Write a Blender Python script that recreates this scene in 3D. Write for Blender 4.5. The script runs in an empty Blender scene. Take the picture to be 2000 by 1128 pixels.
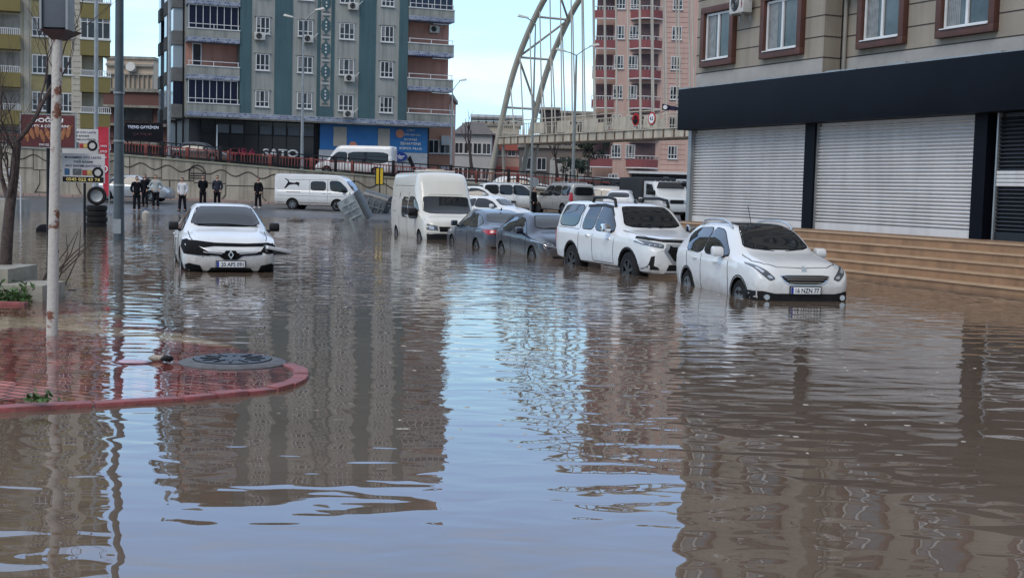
import bpy, bmesh, math, random
from math import radians as R, sin, cos, pi
from mathutils import Vector, Matrix
from mathutils.bvhtree import BVHTree
random.seed(7)
WA = (.013, .0115, .0011)
scene = bpy.context.scene
col = scene.collection
# ---------------------------------------------------------------- camera
cam = bpy.data.objects.new("camera", bpy.data.cameras.new("camera")); col.objects.link(cam)
PITCH, ROLL, CZ, F = R(4.46), R(1.5), 1.7, 2500.0
CR = Matrix.Rotation(pi/2-PITCH, 3, 'X') @ Matrix.Rotation(ROLL, 3, 'Z')
cam.matrix_world = Matrix.Translation((0, 0, CZ)) @ CR.to_4x4()
cam.data.lens = 45.0; cam.data.sensor_width = 36; cam.data.clip_end = 3000; cam.data.clip_start = .2
scene.camera = cam
def ray(px, py): return CR @ Vector(((px-1000)/F, (564-py)/F, -1))
def at(px, py, Y):            # layout survey: point on the sight line at depth Y
    d = ray(px, py); return Vector((0, 0, CZ)) + d*(Y/d.y)
def gnd(px, py, z=0.0):
    d = ray(px, py); return Vector((0, 0, CZ)) + d*((z-CZ)/d.z)
# ---------------------------------------------------------------- materials
MATS = {}
def mat(name, c, rough=.6, metal=0, var=0, vscale=3, bump=0, bscale=20, coat=0, spec=.5, c2=None, streak=0, vdetail=5):
    if name in MATS: return MATS[name]
    m = bpy.data.materials.new(name); m.use_nodes = True; nt = m.node_tree; N = nt.nodes; L = nt.links
    b = N['Principled BSDF']; b.inputs['Base Color'].default_value = (*c, 1); b.inputs['Roughness'].default_value = rough
    b.inputs['Metallic'].default_value = metal; b.inputs['Coat Weight'].default_value = coat; b.inputs['Coat Roughness'].default_value = .03
    b.inputs['Specular IOR Level'].default_value = spec
    if var or bump or streak or c2:
        tc = N.new('ShaderNodeTexCoord')
    if var or c2:
        n = N.new('ShaderNodeTexNoise'); n.inputs['Scale'].default_value = vscale; n.inputs['Detail'].default_value = vdetail; n.inputs['Roughness'].default_value = .6
        L.new(tc.outputs['Object'], n.inputs['Vector'])
        r = N.new('ShaderNodeValToRGB'); r.color_ramp.elements[0].position = .32; r.color_ramp.elements[1].position = .68
        d = c2 if c2 else tuple(max(0, x*(1-var)) for x in c)
        r.color_ramp.elements[0].color = (*d, 1); r.color_ramp.elements[1].color = (*(c if c2 else tuple(min(1, x*(1+var*.4)) for x in c)), 1)
        L.new(n.outputs['Fac'], r.inputs['Fac']); out = r.outputs['Color']
        if streak:      # rain streaks and grime running down the wall
            mp = N.new('ShaderNodeMapping'); mp.inputs['Scale'].default_value = (2.2, 2.2, .16); L.new(tc.outputs['Object'], mp.inputs['Vector'])
            n2 = N.new('ShaderNodeTexNoise'); n2.inputs['Scale'].default_value = 1.6; n2.inputs['Detail'].default_value = 6; L.new(mp.outputs['Vector'], n2.inputs['Vector'])
            r2 = N.new('ShaderNodeValToRGB'); r2.color_ramp.elements[0].position = .30; r2.color_ramp.elements[1].position = .56
            k = 1-streak; r2.color_ramp.elements[0].color = (k, k, k, 1); r2.color_ramp.elements[1].color = (1, 1, 1, 1)
            L.new(n2.outputs['Fac'], r2.inputs['Fac'])
            mx = N.new('ShaderNodeMix'); mx.data_type = 'RGBA'; mx.blend_type = 'MULTIPLY'; mx.inputs['Factor'].default_value = 1
            L.new(out, mx.inputs['A']); L.new(r2.outputs['Color'], mx.inputs['B']); out = mx.outputs['Result']
        L.new(out, b.inputs['Base Color'])
    if bump:
        n = N.new('ShaderNodeTexNoise'); n.inputs['Scale'].default_value = bscale; n.inputs['Detail'].default_value = 4; L.new(tc.outputs['Object'], n.inputs['Vector'])
        bp = N.new('ShaderNodeBump'); bp.inputs['Strength'].default_value = bump; bp.inputs['Distance'].default_value = .02
        L.new(n.outputs['Fac'], bp.inputs['Height']); L.new(bp.outputs['Normal'], b.inputs['Normal'])
    MATS[name] = m; return m
def brickmat(name, c1, c2, mortar, w, h, ms=.012, rough=.6, bump=.4, offset=.5, swap=None, var=.2):
    m = bpy.data.materials.new(name); m.use_nodes = True; nt = m.node_tree; N = nt.nodes; L = nt.links; b = N['Principled BSDF']
    tc = N.new('ShaderNodeTexCoord'); src = tc.outputs['Object']
    if swap:
        sp = N.new('ShaderNodeSeparateXYZ'); cb = N.new('ShaderNodeCombineXYZ'); L.new(src, sp.inputs[0])
        for i, a in enumerate(swap): L.new(sp.outputs[a], cb.inputs[i])
        src = cb.outputs[0]
    br = N.new('ShaderNodeTexBrick'); br.inputs['Scale'].default_value = 1; br.inputs['Brick Width'].default_value = w; br.inputs['Row Height'].default_value = h
    br.inputs['Mortar Size'].default_value = ms; br.inputs['Mortar Smooth'].default_value = .1; br.offset = offset
    br.inputs['Color1'].default_value = (*c1, 1); br.inputs['Color2'].default_value = (*c2, 1); br.inputs['Mortar'].default_value = (*mortar, 1)
    L.new(src, br.inputs['Vector'])
    n = N.new('ShaderNodeTexNoise'); n.inputs['Scale'].default_value = 1.3; n.inputs['Detail'].default_value = 6; L.new(tc.outputs['Object'], n.inputs['Vector'])
    r = N.new('ShaderNodeMapRange'); r.inputs['From Min'].default_value = .3; r.inputs['From Max'].default_value = .7; r.inputs['To Min'].default_value = 1-var; r.inputs['To Max'].default_value = 1+var*.4
    L.new(n.outputs['Fac'], r.inputs['Value'])
    mx = N.new('ShaderNodeMix'); mx.data_type = 'RGBA'; mx.blend_type = 'MULTIPLY'; mx.inputs['Factor'].default_value = 1
    L.new(br.outputs['Color'], mx.inputs['A']); L.new(r.outputs[0], mx.inputs['B']); L.new(mx.outputs['Result'], b.inputs['Base Color'])
    bp = N.new('ShaderNodeBump'); bp.inputs['Strength'].default_value = bump; bp.inputs['Distance'].default_value = .01; bp.invert = True
    L.new(br.outputs['Fac'], bp.inputs['Height']); L.new(bp.outputs['Normal'], b.inputs['Normal']); b.inputs['Roughness'].default_value = rough
    MATS[name] = m; return m
def paint(name, c, rough=.32, coat=.6):     # road dirt thrown up over the lower body, with a noisy edge
    if name in MATS: return MATS[name]
    m = mat(name, c, rough, coat=coat, var=.08, vscale=1.2, spec=.45); nt = m.node_tree; N = nt.nodes; L = nt.links; b = N['Principled BSDF']; src = b.inputs['Base Color'].links[0].from_socket
    tc = N.new('ShaderNodeTexCoord'); sp = N.new('ShaderNodeSeparateXYZ'); L.new(tc.outputs['Object'], sp.inputs[0]); n = N.new('ShaderNodeTexNoise'); n.inputs['Scale'].default_value = 7; n.inputs['Detail'].default_value = 8; n.inputs['Roughness'].default_value = .7; L.new(tc.outputs['Object'], n.inputs['Vector'])
    r = N.new('ShaderNodeMapRange'); r.inputs['From Min'].default_value = .28; r.inputs['From Max'].default_value = .85; r.inputs['To Min'].default_value = .75; r.inputs['To Max'].default_value = -.35; L.new(sp.outputs['Z'], r.inputs['Value'])
    a = N.new('ShaderNodeMath'); a.operation = 'ADD'; L.new(r.outputs[0], a.inputs[0]); L.new(n.outputs['Fac'], a.inputs[1]); q = N.new('ShaderNodeMapRange'); q.inputs['From Min'].default_value = .5; q.inputs['From Max'].default_value = 1.3; q.inputs['To Max'].default_value = .7; L.new(a.outputs[0], q.inputs['Value'])
    mx = N.new('ShaderNodeMix'); mx.data_type = 'RGBA'; L.new(q.outputs[0], mx.inputs['Factor']); L.new(src, mx.inputs['A']); mx.inputs['B'].default_value = (.20,.155,.115,1); L.new(mx.outputs['Result'], b.inputs['Base Color']); return m
M = dict(
 white=paint('car_white', (.64,.65,.65)), cream=paint('car_cream', (.60,.585,.53)), steel=paint('car_steel_blue', (.028,.042,.068), coat=.45), navy=paint('car_navy', (.006,.010,.024), coat=.4),
 silver=mat('car_silver', (.42,.44,.46), .3, .55, coat=.5), greige=mat('car_greige', (.36,.35,.33), .32, .35, coat=.5), dark=paint('car_dark', (.03,.035,.04)),
 glass=mat('car_glass', (.012,.015,.018), .04, spec=.75), gap=mat('panel_gap', (.006,.006,.007), .75, spec=.12), plastic=mat('black_plastic', (.011,.011,.012), .5, var=.3, vscale=8, spec=.22),
 chrome=mat('chrome', (.75,.76,.78), .12, 1), tyre=mat('tyre_rubber', (.014,.014,.015), .8, var=.3, spec=.2), rim=mat('alloy', (.24,.245,.26), .35, .9, var=.3),
 lamp=mat('lamp_clear', (.55,.57,.6), .08, .55, spec=.8), lampdark=mat('lamp_dark', (.07,.08,.09), .08, .2, spec=.8), red=mat('lamp_red', (.35,.01,.015), .12, spec=.7), orange=mat('lamp_orange', (.8,.2,.03), .2),
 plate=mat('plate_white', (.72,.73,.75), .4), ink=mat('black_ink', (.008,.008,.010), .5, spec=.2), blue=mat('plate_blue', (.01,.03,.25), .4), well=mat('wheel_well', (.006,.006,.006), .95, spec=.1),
 wframe=mat('window_white', (.62,.63,.63), .4, var=.12), pane=mat('window_pane', (.03,.035,.045), .06, var=.5, vscale=1.5, spec=.6), curtain=mat('curtain', (.22,.22,.215), .25, var=.3, vscale=6),
 acbody=mat('ac_cream', (.50,.50,.47), .5, var=.12), concrete=mat('concrete', (.33,.31,.27), .85, var=.25, vscale=1.2, bump=.4, streak=.35),
 blackmetal=mat('black_metal', (.009,.010,.012), .5, spec=.2), redmetal=mat('red_metal', (.22,.05,.04), .55, var=.3), greypole=mat('grey_pole_paint', (.055,.075,.09), .5, var=.2, vscale=3),
 galv=mat('galvanised', (.30,.32,.33), .45, .5, var=.2), bark=mat('bark', (.07,.05,.045), .9, var=.5, vscale=14, bump=.8, bscale=30), leaf=mat('leaf', (.05,.09,.035), .6, var=.5, vscale=5),
 skin=mat('skin', (.42,.24,.17), .55), hair=mat('hair', (.015,.012,.01), .7), cblack=mat('cloth_black', (.009,.010,.013), .9, var=.3, vscale=9, spec=.1), cgrey=mat('cloth_grey', (.36,.39,.39), .85, var=.2, vscale=9),
 cwhite=mat('cloth_white', (.55,.56,.58), .85, var=.15, vscale=9), cdark=mat('cloth_trousers', (.012,.013,.018), .9, var=.3, spec=.1), shoe=mat('shoe_dark', (.02,.02,.02), .6), shoew=mat('shoe_white', (.6,.6,.6), .6))
# ---------------------------------------------------------------- mesh builder
class MB:
    def __init__(s, M=None): s.v = []; s.f = []; s.M = M
    def _a(s, vs, fs):
        o = len(s.v); s.v += [(s.M @ Vector(v)) if s.M else Vector(v) for v in vs]; s.f += [tuple(o+i for i in f) for f in fs]; return s
    def box(s, x0, x1, y0, y1, z0, z1):
        return s._a([(x0,y0,z0),(x1,y0,z0),(x1,y1,z0),(x0,y1,z0),(x0,y0,z1),(x1,y0,z1),(x1,y1,z1),(x0,y1,z1)],
            [(0,3,2,1),(4,5,6,7),(0,1,5,4),(1,2,6,5),(2,3,7,6),(3,0,4,7)])
    def hull8(s, vs): return s._a(vs, [(0,3,2,1),(4,5,6,7),(0,1,5,4),(1,2,6,5),(2,3,7,6),(3,0,4,7)])
    def tube(s, pts, r, n=8, cap=True):
        pts = [Vector(p) for p in pts]; rs = r if isinstance(r, (list, tuple)) else [r]*len(pts); vs = []; fs = []
        up = None
        for i, p in enumerate(pts):
            t = (pts[min(i+1, len(pts)-1)]-pts[max(i-1, 0)]).normalized()
            if up is None: up = Vector((0,0,1)) if abs(t.z) < .9 else Vector((1,0,0))
            a = t.cross(up).normalized(); b = a.cross(t).normalized(); up = b
            vs += [p+(a*cos(2*pi*k/n)+b*sin(2*pi*k/n))*rs[i] for k in range(n)]
        for i in range(len(pts)-1):
            for k in range(n): fs.append((i*n+k, i*n+(k+1)%n, (i+1)*n+(k+1)%n, (i+1)*n+k))
        if cap: fs += [tuple(range(n))[::-1], tuple((len(pts)-1)*n+k for k in range(n))]
        return s._a(vs, fs)
    def cyl(s, p0, p1, r0, r1=None, n=16): return s.tube([p0, p1], [r0, r0 if r1 is None else r1], n)
    def prism(s, poly, y0, y1):        # polygon in x,z extruded along y
        n = len(poly); a = sum(poly[i][0]*poly[(i+1)%n][1]-poly[(i+1)%n][0]*poly[i][1] for i in range(n))
        if a < 0: poly = poly[::-1]
        vs = [(x, y0, z) for x, z in poly]+[(x, y1, z) for x, z in poly]
        return s._a(vs, [tuple(range(n)), tuple(range(2*n-1, n-1, -1))]+[(i, n+i, n+(i+1)%n, (i+1)%n) for i in range(n)])
    def lathe(s, prof, n=24, axis='z'):   # prof: (r, h)
        vs = []; fs = []
        for r_, h in prof:
            for k in range(n):
                a = 2*pi*k/n; c_, s_ = r_*cos(a), r_*sin(a)
                vs.append((c_, s_, h) if axis == 'z' else (c_, h, s_))
        m = len(prof)
        for i in range(m-1):
            for k in range(n):
                q = (i*n+k, i*n+(k+1)%n, (i+1)*n+(k+1)%n, (i+1)*n+k); fs.append(q if axis == 'z' else q[::-1])
        return s._a(vs, fs)
    def mesh(s, name, smooth=False, bevel=0):
        me = bpy.data.meshes.new(name); me.from_pydata([tuple(v) for v in s.v], [], s.f)
        if bevel:
            bm = bmesh.new(); bm.from_mesh(me)
            es = [e for e in bm.edges if e.is_manifold and e.calc_face_angle(0) > .6]
            bmesh.ops.bevel(bm, geom=es, offset=bevel, segments=2, affect='EDGES', profile=.6); bm.to_mesh(me); bm.free(); smooth = True
        if smooth: me.shade_smooth(); me.set_sharp_from_angle(angle=R(40))
        return me
    def build(s, name, m, parent=None, smooth=False, bevel=0):
        me = s.mesh(name, smooth, bevel); return link(name, me, m, parent)
def link(name, me, m, parent=None):
    if m is not None: me.materials.clear(); me.materials.append(m)
    o = bpy.data.objects.new(name, me); col.objects.link(o)
    if parent: o.parent = parent
    return o
def tag(o, label=None, cat=None, group=None, kind=None):
    if label: o['label'] = label
    if cat: o['category'] = cat
    if group: o['group'] = group
    if kind: o['kind'] = kind
    return o
def thing(name, label, cat, loc=(0,0,0), rz=0, group=None):
    o = bpy.data.objects.new(name, None); col.objects.link(o); o.location = loc; o.rotation_euler = (0, 0, rz); o.empty_display_size = .3
    return tag(o, label, cat, group)
def copy_tree(o, parent=None):
    c = o.copy(); col.objects.link(c); c.parent = parent
    for ch in list(o.children): copy_tree(ch, c)
    return c
def mesh_of(o):      # evaluated mesh of an object, then the object is removed
    dg = bpy.context.evaluated_depsgraph_get(); me = bpy.data.meshes.new_from_object(o.evaluated_get(dg)); bpy.data.objects.remove(o); return me
TXT = {}
def text(s, w, h, m, parent, mtx, bold=.0, depth=.01, name='lettering', shear=0):
    k = (s, round(w, 4), round(h, 4), bold, shear)
    if k not in TXT:
        c = bpy.data.curves.new('t', 'FONT'); c.body = s; c.extrude = 0; c.offset = bold; c.resolution_u = 3; c.shear = shear
        o = bpy.data.objects.new('t', c); col.objects.link(o); me = mesh_of(o)
        xs = [v.co.x for v in me.vertices]; ys = [v.co.y for v in me.vertices]
        x0, x1, y0, y1 = min(xs), max(xs), min(ys), max(ys)
        for v in me.vertices: v.co.x = ((v.co.x-x0)/(x1-x0)-.5)*w; v.co.y = ((v.co.y-y0)/(y1-y0)-.5)*h
        bm = bmesh.new(); bm.from_mesh(me); g = bmesh.ops.extrude_face_region(bm, geom=bm.faces[:]); 
        for e in g['geom']:
            if isinstance(e, bmesh.types.BMVert): e.co.z += depth
        bmesh.ops.recalc_face_normals(bm, faces=bm.faces); bm.to_mesh(me); bm.free(); TXT[k] = me
    me = TXT[k].copy(); me.transform(mtx); return link(name, me, m, parent)
def onfront(x, z, y=0): return Matrix(((1,0,0,x),(0,0,-1,y),(0,1,0,z),(0,0,0,1)))     # text on a face looking to -y
# ---------------------------------------------------------------- sky and light
w = bpy.data.worlds.new("World"); scene.world = w; w.use_nodes = True; nt = w.node_tree; N = nt.nodes; L = nt.links
bg = N['Background']; bg.inputs['Strength'].default_value = .1
SUN_EL, SUN_AZ = R(48), R(212)
sky = N.new('ShaderNodeTexSky'); sky.sky_type = 'NISHITA'; sky.sun_disc = False; sky.sun_elevation = SUN_EL; sky.sun_rotation = SUN_AZ; sky.dust_density = .6; sky.ozone_density = 1.2
tc = N.new('ShaderNodeTexCoord'); sp = N.new('ShaderNodeSeparateXYZ'); L.new(tc.outputs['Generated'], sp.inputs[0])
mp = N.new('ShaderNodeMapping'); mp.inputs['Scale'].default_value = (1, 1, 7); L.new(tc.outputs['Generated'], mp.inputs['Vector'])
cn = N.new('ShaderNodeTexNoise'); cn.inputs['Scale'].default_value = 2.6; cn.inputs['Detail'].default_value = 6; cn.inputs['Roughness'].default_value = .55; L.new(mp.outputs['Vector'], cn.inputs['Vector'])
cr = N.new('ShaderNodeValToRGB'); cr.color_ramp.elements[0].position = .44; cr.color_ramp.elements[1].position = .60; L.new(cn.outputs['Fac'], cr.inputs['Fac'])
# cloud sheet: white low over the horizon, thinning to blue-white haze above
zr = N.new('ShaderNodeValToRGB'); e = zr.color_ramp.elements; e[0].position = 0; e[0].color = (9,10.2,11.5,1); e[1].position = 1; e[1].color = (7,8,10,1)
for p_, c_ in ((.05,(5.9,9.6,12.8)),(.09,(6.0,10.4,13)),(.145,(5.6,9.8,13.8)),(.25,(5.6,9.2,15.8)),(.45,(6.8,9,13))): q = e.new(p_); q.color = (*c_, 1)
L.new(sp.outputs['Z'], zr.inputs['Fac'])
m1 = N.new('ShaderNodeMix'); m1.data_type = 'RGBA'; m1.inputs['Factor'].default_value = .85; L.new(sky.outputs[0], m1.inputs['A']); L.new(zr.outputs['Color'], m1.inputs['B'])
lo = N.new('ShaderNodeMapRange'); lo.inputs['From Min'].default_value = .03; lo.inputs['From Max'].default_value = .12; lo.inputs['To Min'].default_value = .9; lo.inputs['To Max'].default_value = .30; L.new(sp.outputs['Z'], lo.inputs['Value'])
mm = N.new('ShaderNodeMath'); mm.operation = 'MULTIPLY'; L.new(cr.outputs['Color'], mm.inputs[0]); L.new(lo.outputs[0], mm.inputs[1])
m2 = N.new('ShaderNodeMix'); m2.data_type = 'RGBA'; L.new(mm.outputs[0], m2.inputs['Factor']); L.new(m1.outputs['Result'], m2.inputs['A']); m2.inputs['B'].default_value = (9.6,10.2,10.8,1)
# cloud sheet set brighter ahead, duller behind, for contrast; the sun lamp stands behind
az = N.new('ShaderNodeMapRange'); az.interpolation_type = 'SMOOTHSTEP'; az.inputs['From Min'].default_value = -.7; az.inputs['From Max'].default_value = .5; az.inputs['To Min'].default_value = .5; az.inputs['To Max'].default_value = 1.0; L.new(sp.outputs['Y'], az.inputs['Value'])
m4 = N.new('ShaderNodeMix'); m4.data_type = 'RGBA'; m4.blend_type = 'MULTIPLY'; m4.inputs['Factor'].default_value = 1; L.new(m2.outputs['Result'], m4.inputs['A']); L.new(az.outputs[0], m4.inputs['B'])
L.new(m4.outputs['Result'], bg.inputs['Color'])
sl = bpy.data.lights.new('sun', 'SUN'); sl.energy = 1.5; sl.angle = R(35); sl.color = (1,.93,.84); so = bpy.data.objects.new('sun', sl); col.objects.link(so)
d = Vector((sin(SUN_AZ)*cos(SUN_EL), cos(SUN_AZ)*cos(SUN_EL), sin(SUN_EL))); so.rotation_euler = d.to_track_quat('Z', 'Y').to_euler()
scene.view_settings.view_transform = 'Standard'; scene.view_settings.look = 'None'; scene.view_settings.exposure = .36; scene.view_settings.gamma = 1
# ---------------------------------------------------------------- ground
def lerp(t, x, y): 
    if t <= x[0]: return y[0]
    for i in range(len(x)-1):
        if t <= x[i+1]: return y[i]+(y[i+1]-y[i])*(t-x[i])/(x[i+1]-x[i])
    return y[-1]
def gz(X, Y):
    z = lerp(Y, [0,50,58,64,68,74,82,130,400], [-.36,-.34,-.2,0,.14,.28,.42,.8,4])
    z += .14*max(0, min(1, (-14-X)/8))*max(0, min(1, (Y-64)/10))
    if 60 < Y < 78: z += .02*sin(X*1.1+Y*.4)+.015*sin(X*2.3-Y)
    return z
RAMPX = [-90,-32,-25,-14,-6.4,0,8,20,40]; RAMPZ = [6.5,3.6,3.27,2.62,2.2,1.9,1.45,.6,.42]
def rz_(X): return lerp(X, RAMPX, RAMPZ)
def grid(xs, ys, zf):
    b = MB(); n = len(ys); vs = [(x, y, zf(x, y)) for x in xs for y in ys]
    return b._a(vs, [(i*n+j, (i+1)*n+j, (i+1)*n+j+1, i*n+j+1) for i in range(len(xs)-1) for j in range(n-1)])
fr = lambda a, b, s: [a+i*s for i in range(int(round((b-a)/s))+1)]
asph = mat('wet_asphalt', (.075,.078,.085), .38, var=.35, vscale=.5, bump=.35, bscale=60, spec=.6)
g = grid(fr(-600,-60,60)+fr(-50,-22,4)+fr(-20,30,1)+fr(34,50,4)+fr(60,600,60), [-30,0,30,45]+fr(50,84,1)+[90,100,120,150,200,300,400,900], gz).build('ground', asph, smooth=True); tag(g, kind='structure')
ramp = grid(fr(-90,40,2), [80.35,88,96,101,125], lambda X, Y: rz_(X)-.15).build('ramp_road', mat('ramp_asphalt', (.09,.09,.092), .5, var=.2, vscale=.6), smooth=True); tag(ramp, kind='structure')
# ---------------------------------------------------------------- pavement island under thin water
fk = [(-14,3.15),(-9,6.1),(-3.66,9.15),(-2.9,9.52),(-2.05,10.22),(-1.84,10.6),(-1.78,11.0),(-1.86,11.5),(-2.12,12.1),(-2.7,13.1),(-4.2,15.2),(-6.5,18.5)]
front = [Vector((x, y, 0)) for x, y in fk]
def smoothline(P, n=6):
    out = []
    for i in range(len(P)-1):
        p0, p1, p2, p3 = P[max(i-1,0)], P[i], P[i+1], P[min(i+2,len(P)-1)]
        for k in range(n):
            t = k/n; out.append(.5*((2*p1)+(p2-p0)*t+(2*p0-5*p1+4*p2-p3)*t*t+(3*p1-p0-3*p2+p3)*t**3))
    return out+[P[-1]]
line = smoothline(front)
def islz(X, Y): return -.002-.0035*max(0, (Y-10.6))-.003*max(0, Y-14.5)**1.6+.0045*(sin(X*2.1+Y*.7)*sin(Y*2.7-X*.6)+.5*sin(X*5.3)*sin(Y*4.1+X))
outline = [(p.x, p.y) for p in line]+[(-20,24),(-20,0)]
def inside(x, y, P=outline):
    c = False; n = len(P)
    for i in range(n):
        x1, y1 = P[i]; x2, y2 = P[(i+1)%n]
        if (y1 > y) != (y2 > y) and x < (x2-x1)*(y-y1)/(y2-y1)+x1: c = not c
    return c
bm = bmesh.new(); f = bm.faces.new([bm.verts.new((x, y, 0)) for x, y in outline])
for k in fr(1, 24, .35):
    bmesh.ops.bisect_plane(bm, geom=bm.verts[:]+bm.edges[:]+bm.faces[:], plane_co=(0, k, 0), plane_no=(0, 1, 0))
for k in fr(-12, -1.5, .3):
    bmesh.ops.bisect_plane(bm, geom=bm.verts[:]+bm.edges[:]+bm.faces[:], plane_co=(k, 0, 0), plane_no=(1, 0, 0))
for v in bm.verts: v.co.z = islz(v.co.x, v.co.y)
me = bpy.data.meshes.new('pavement'); bm.to_mesh(me); bm.free()
pm = brickmat('pavement_bricks', (.60,.21,.185), (.36,.10,.09), (.05,.022,.02), .21, .11, .014, .2, 1.0, var=.5)
nt = pm.node_tree; N = nt.nodes; L = nt.links; mixn = [n for n in N if n.type == 'MIX'][0]
tcn = [n for n in N if n.type == 'TEX_COORD'][0]; mpn = N.new('ShaderNodeMapping'); mpn.inputs['Rotation'].default_value = (0, 0, R(28)); L.new(tcn.outputs['Object'], mpn.inputs['Vector'])
for n in N:
    if n.type == 'TEX_BRICK': L.new(mpn.outputs['Vector'], n.inputs['Vector'])
sp = N.new('ShaderNodeSeparateXYZ'); L.new(mpn.outputs['Vector'], sp.inputs[0])
def band(out, lo_, hi_):
    a = N.new('ShaderNodeMath'); a.operation = 'COMPARE'; a.inputs[1].default_value = (lo_+hi_)/2; a.inputs[2].default_value = (hi_-lo_)/2; L.new(out, a.inputs[0]); return a.outputs[0]
b1 = band(sp.outputs['X'], -12.6, -11.75); b2 = band(sp.outputs['Y'], 10.3, 10.9)
mxm = N.new('ShaderNodeMath'); mxm.operation = 'MAXIMUM'; L.new(b1, mxm.inputs[0]); L.new(b2, mxm.inputs[1])
m3 = N.new('ShaderNodeMix'); m3.data_type = 'RGBA'; L.new(mxm.outputs[0], m3.inputs['Factor']); L.new(mixn.outputs['Result'], m3.inputs['A']); m3.inputs['B'].default_value = (.60,.50,.36,1)
L.new(m3.outputs['Result'], N['Principled BSDF'].inputs['Base Color'])
pv = link('pavement', me, pm); tag(pv, kind='structure')
# kerb blocks follow the island edge
kerbm = mat('kerb_red_paint', (.27,.06,.055), .55, c2=(.16,.05,.045), vscale=7, bump=.6, bscale=25)
kb = MB(); acc = 0; seg = []; cum = [0]
for i in range(1, len(line)): cum.append(cum[-1]+(line[i]-line[i-1]).length)
def along(s):
    for i in range(1, len(line)):
        if s <= cum[i]:
            t = (s-cum[i-1])/(cum[i]-cum[i-1]); p = line[i-1].lerp(line[i], t); return p, (line[i]-line[i-1]).normalized()
    return line[-1], (line[-1]-line[-2]).normalized()
s = 0; krn = random.Random(3)
while s < cum[-1]-.5:
    p0, t0 = along(s); far = p0.y > 11.3 and s > cum[-1]*.4; Lk = .28 if p0.x > -2.6 and p0.y < 12.5 else .7
    p1, t1 = along(s+Lk-.02); n0 = Vector((t0.y, -t0.x, 0)); n1 = Vector((t1.y, -t1.x, 0))
    zt = .036+krn.uniform(-.01,.008) if not far else .02-.05*max(0, min(3, p0.y-11.6)); wj = krn.uniform(-.01,.01)
    q = [(p0-n0*.10+n0*wj), (p0+n0*.03+n0*wj), (p1+n1*.03+n1*wj), (p1-n1*.10+n1*wj)]
    kb.hull8([(v.x, v.y, -.3) for v in q]+[(v.x, v.y, zt+krn.uniform(-.004,.004)) for v in q]); s += Lk
k = kb.build('kerb', kerbm, bevel=.012); tag(k, kind='structure')
# ---------------------------------------------------------------- flood water
wm = bpy.data.materials.new('flood_water'); wm.use_nodes = True; nt = wm.node_tree; N = nt.nodes; L = nt.links
for n in list(N): 
    if n.type == 'BSDF_PRINCIPLED': N.remove(n)
out = [n for n in N if n.type == 'OUTPUT_MATERIAL'][0]
tc = N.new('ShaderNodeTexCoord')
def noise(scale, detail=2, stretch=(1,1,1), rough=.5, dist=0, rot=0):
    mp = N.new('ShaderNodeMapping'); mp.inputs['Scale'].default_value = stretch; mp.inputs['Rotation'].default_value = (0,0,rot); L.new(tc.outputs['Object'], mp.inputs['Vector'])
    n = N.new('ShaderNodeTexNoise'); n.inputs['Scale'].default_value = scale; n.inputs['Detail'].default_value = detail; n.inputs['Roughness'].default_value = rough; n.inputs['Distortion'].default_value = dist
    L.new(mp.outputs['Vector'], n.inputs['Vector']); return n.outputs['Fac']
def math_(op, a, b=None, c=None):
    n = N.new('ShaderNodeMath'); n.operation = op
    for i, v in enumerate((a, b, c)):
        if v is None: continue
        if isinstance(v, (int, float)): n.inputs[i].default_value = v
        else: L.new(v, n.inputs[i])
    return n.outputs[0]
A1 = noise(.9, 1, (1,1.4,1), .4, .3, R(12)); A2 = noise(2.8, .6, (.8,1.5,1), .4, .5, R(-9)); A3 = noise(8, 0, (.7,1.3,1), .5, .3, R(5))
patch = noise(.12, 2, (1,.6,1)); pr = N.new('ShaderNodeMapRange'); pr.inputs['From Min'].default_value = .38; pr.inputs['From Max'].default_value = .62; pr.inputs['To Min'].default_value = .35; pr.inputs['To Max'].default_value = 1.25; L.new(patch, pr.inputs['Value'])
spw = N.new('ShaderNodeSeparateXYZ'); L.new(tc.outputs['Object'], spw.inputs[0])
yr = N.new('ShaderNodeMapRange'); yr.inputs['From Min'].default_value = 9; yr.inputs['From Max'].default_value = 22; yr.inputs['To Min'].default_value = .08; yr.inputs['To Max'].default_value = 1.0; L.new(spw.outputs['Y'], yr.inputs['Value'])
h = math_('ADD', math_('MULTIPLY', A1, WA[0]), math_('ADD', math_('MULTIPLY', math_('MULTIPLY', A2, WA[1]), math_('ADD', math_('MULTIPLY', yr.outputs[0], .6), .7)), math_('MULTIPLY', math_('MULTIPLY', A3, WA[2]), yr.outputs[0])))
h = math_('MULTIPLY', h, pr.outputs[0])
bp = N.new('ShaderNodeBump'); bp.inputs['Strength'].default_value = 1; bp.inputs['Distance'].default_value = 1; L.new(h, bp.inputs['Height'])
fre = N.new('ShaderNodeFresnel'); fre.inputs['IOR'].default_value = 1.39; L.new(bp.outputs['Normal'], fre.inputs['Normal'])
gl = N.new('ShaderNodeBsdfGlossy'); gl.inputs['Roughness'].default_value = .004; L.new(bp.outputs['Normal'], gl.inputs['Normal']); gl.inputs['Color'].default_value = (1,1,1,1)
df = N.new('ShaderNodeBsdfDiffuse'); mudn = noise(.5, 4); mr = N.new('ShaderNodeValToRGB'); mr.color_ramp.elements[0].position = .3; mr.color_ramp.elements[1].position = .7
mr.color_ramp.elements[0].color = (.125,.09,.065,1); mr.color_ramp.elements[1].color = (.165,.122,.09,1); L.new(mudn, mr.inputs['Fac']); L.new(mr.outputs['Color'], df.inputs['Color'])
tr = N.new('ShaderNodeBsdfTransparent'); at_ = N.new('ShaderNodeAttribute'); at_.attribute_name = 'depth'
op = math_('SUBTRACT', 1, math_('POWER', 2.718, math_('MULTIPLY', at_.outputs['Fac'], -5)))
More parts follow.
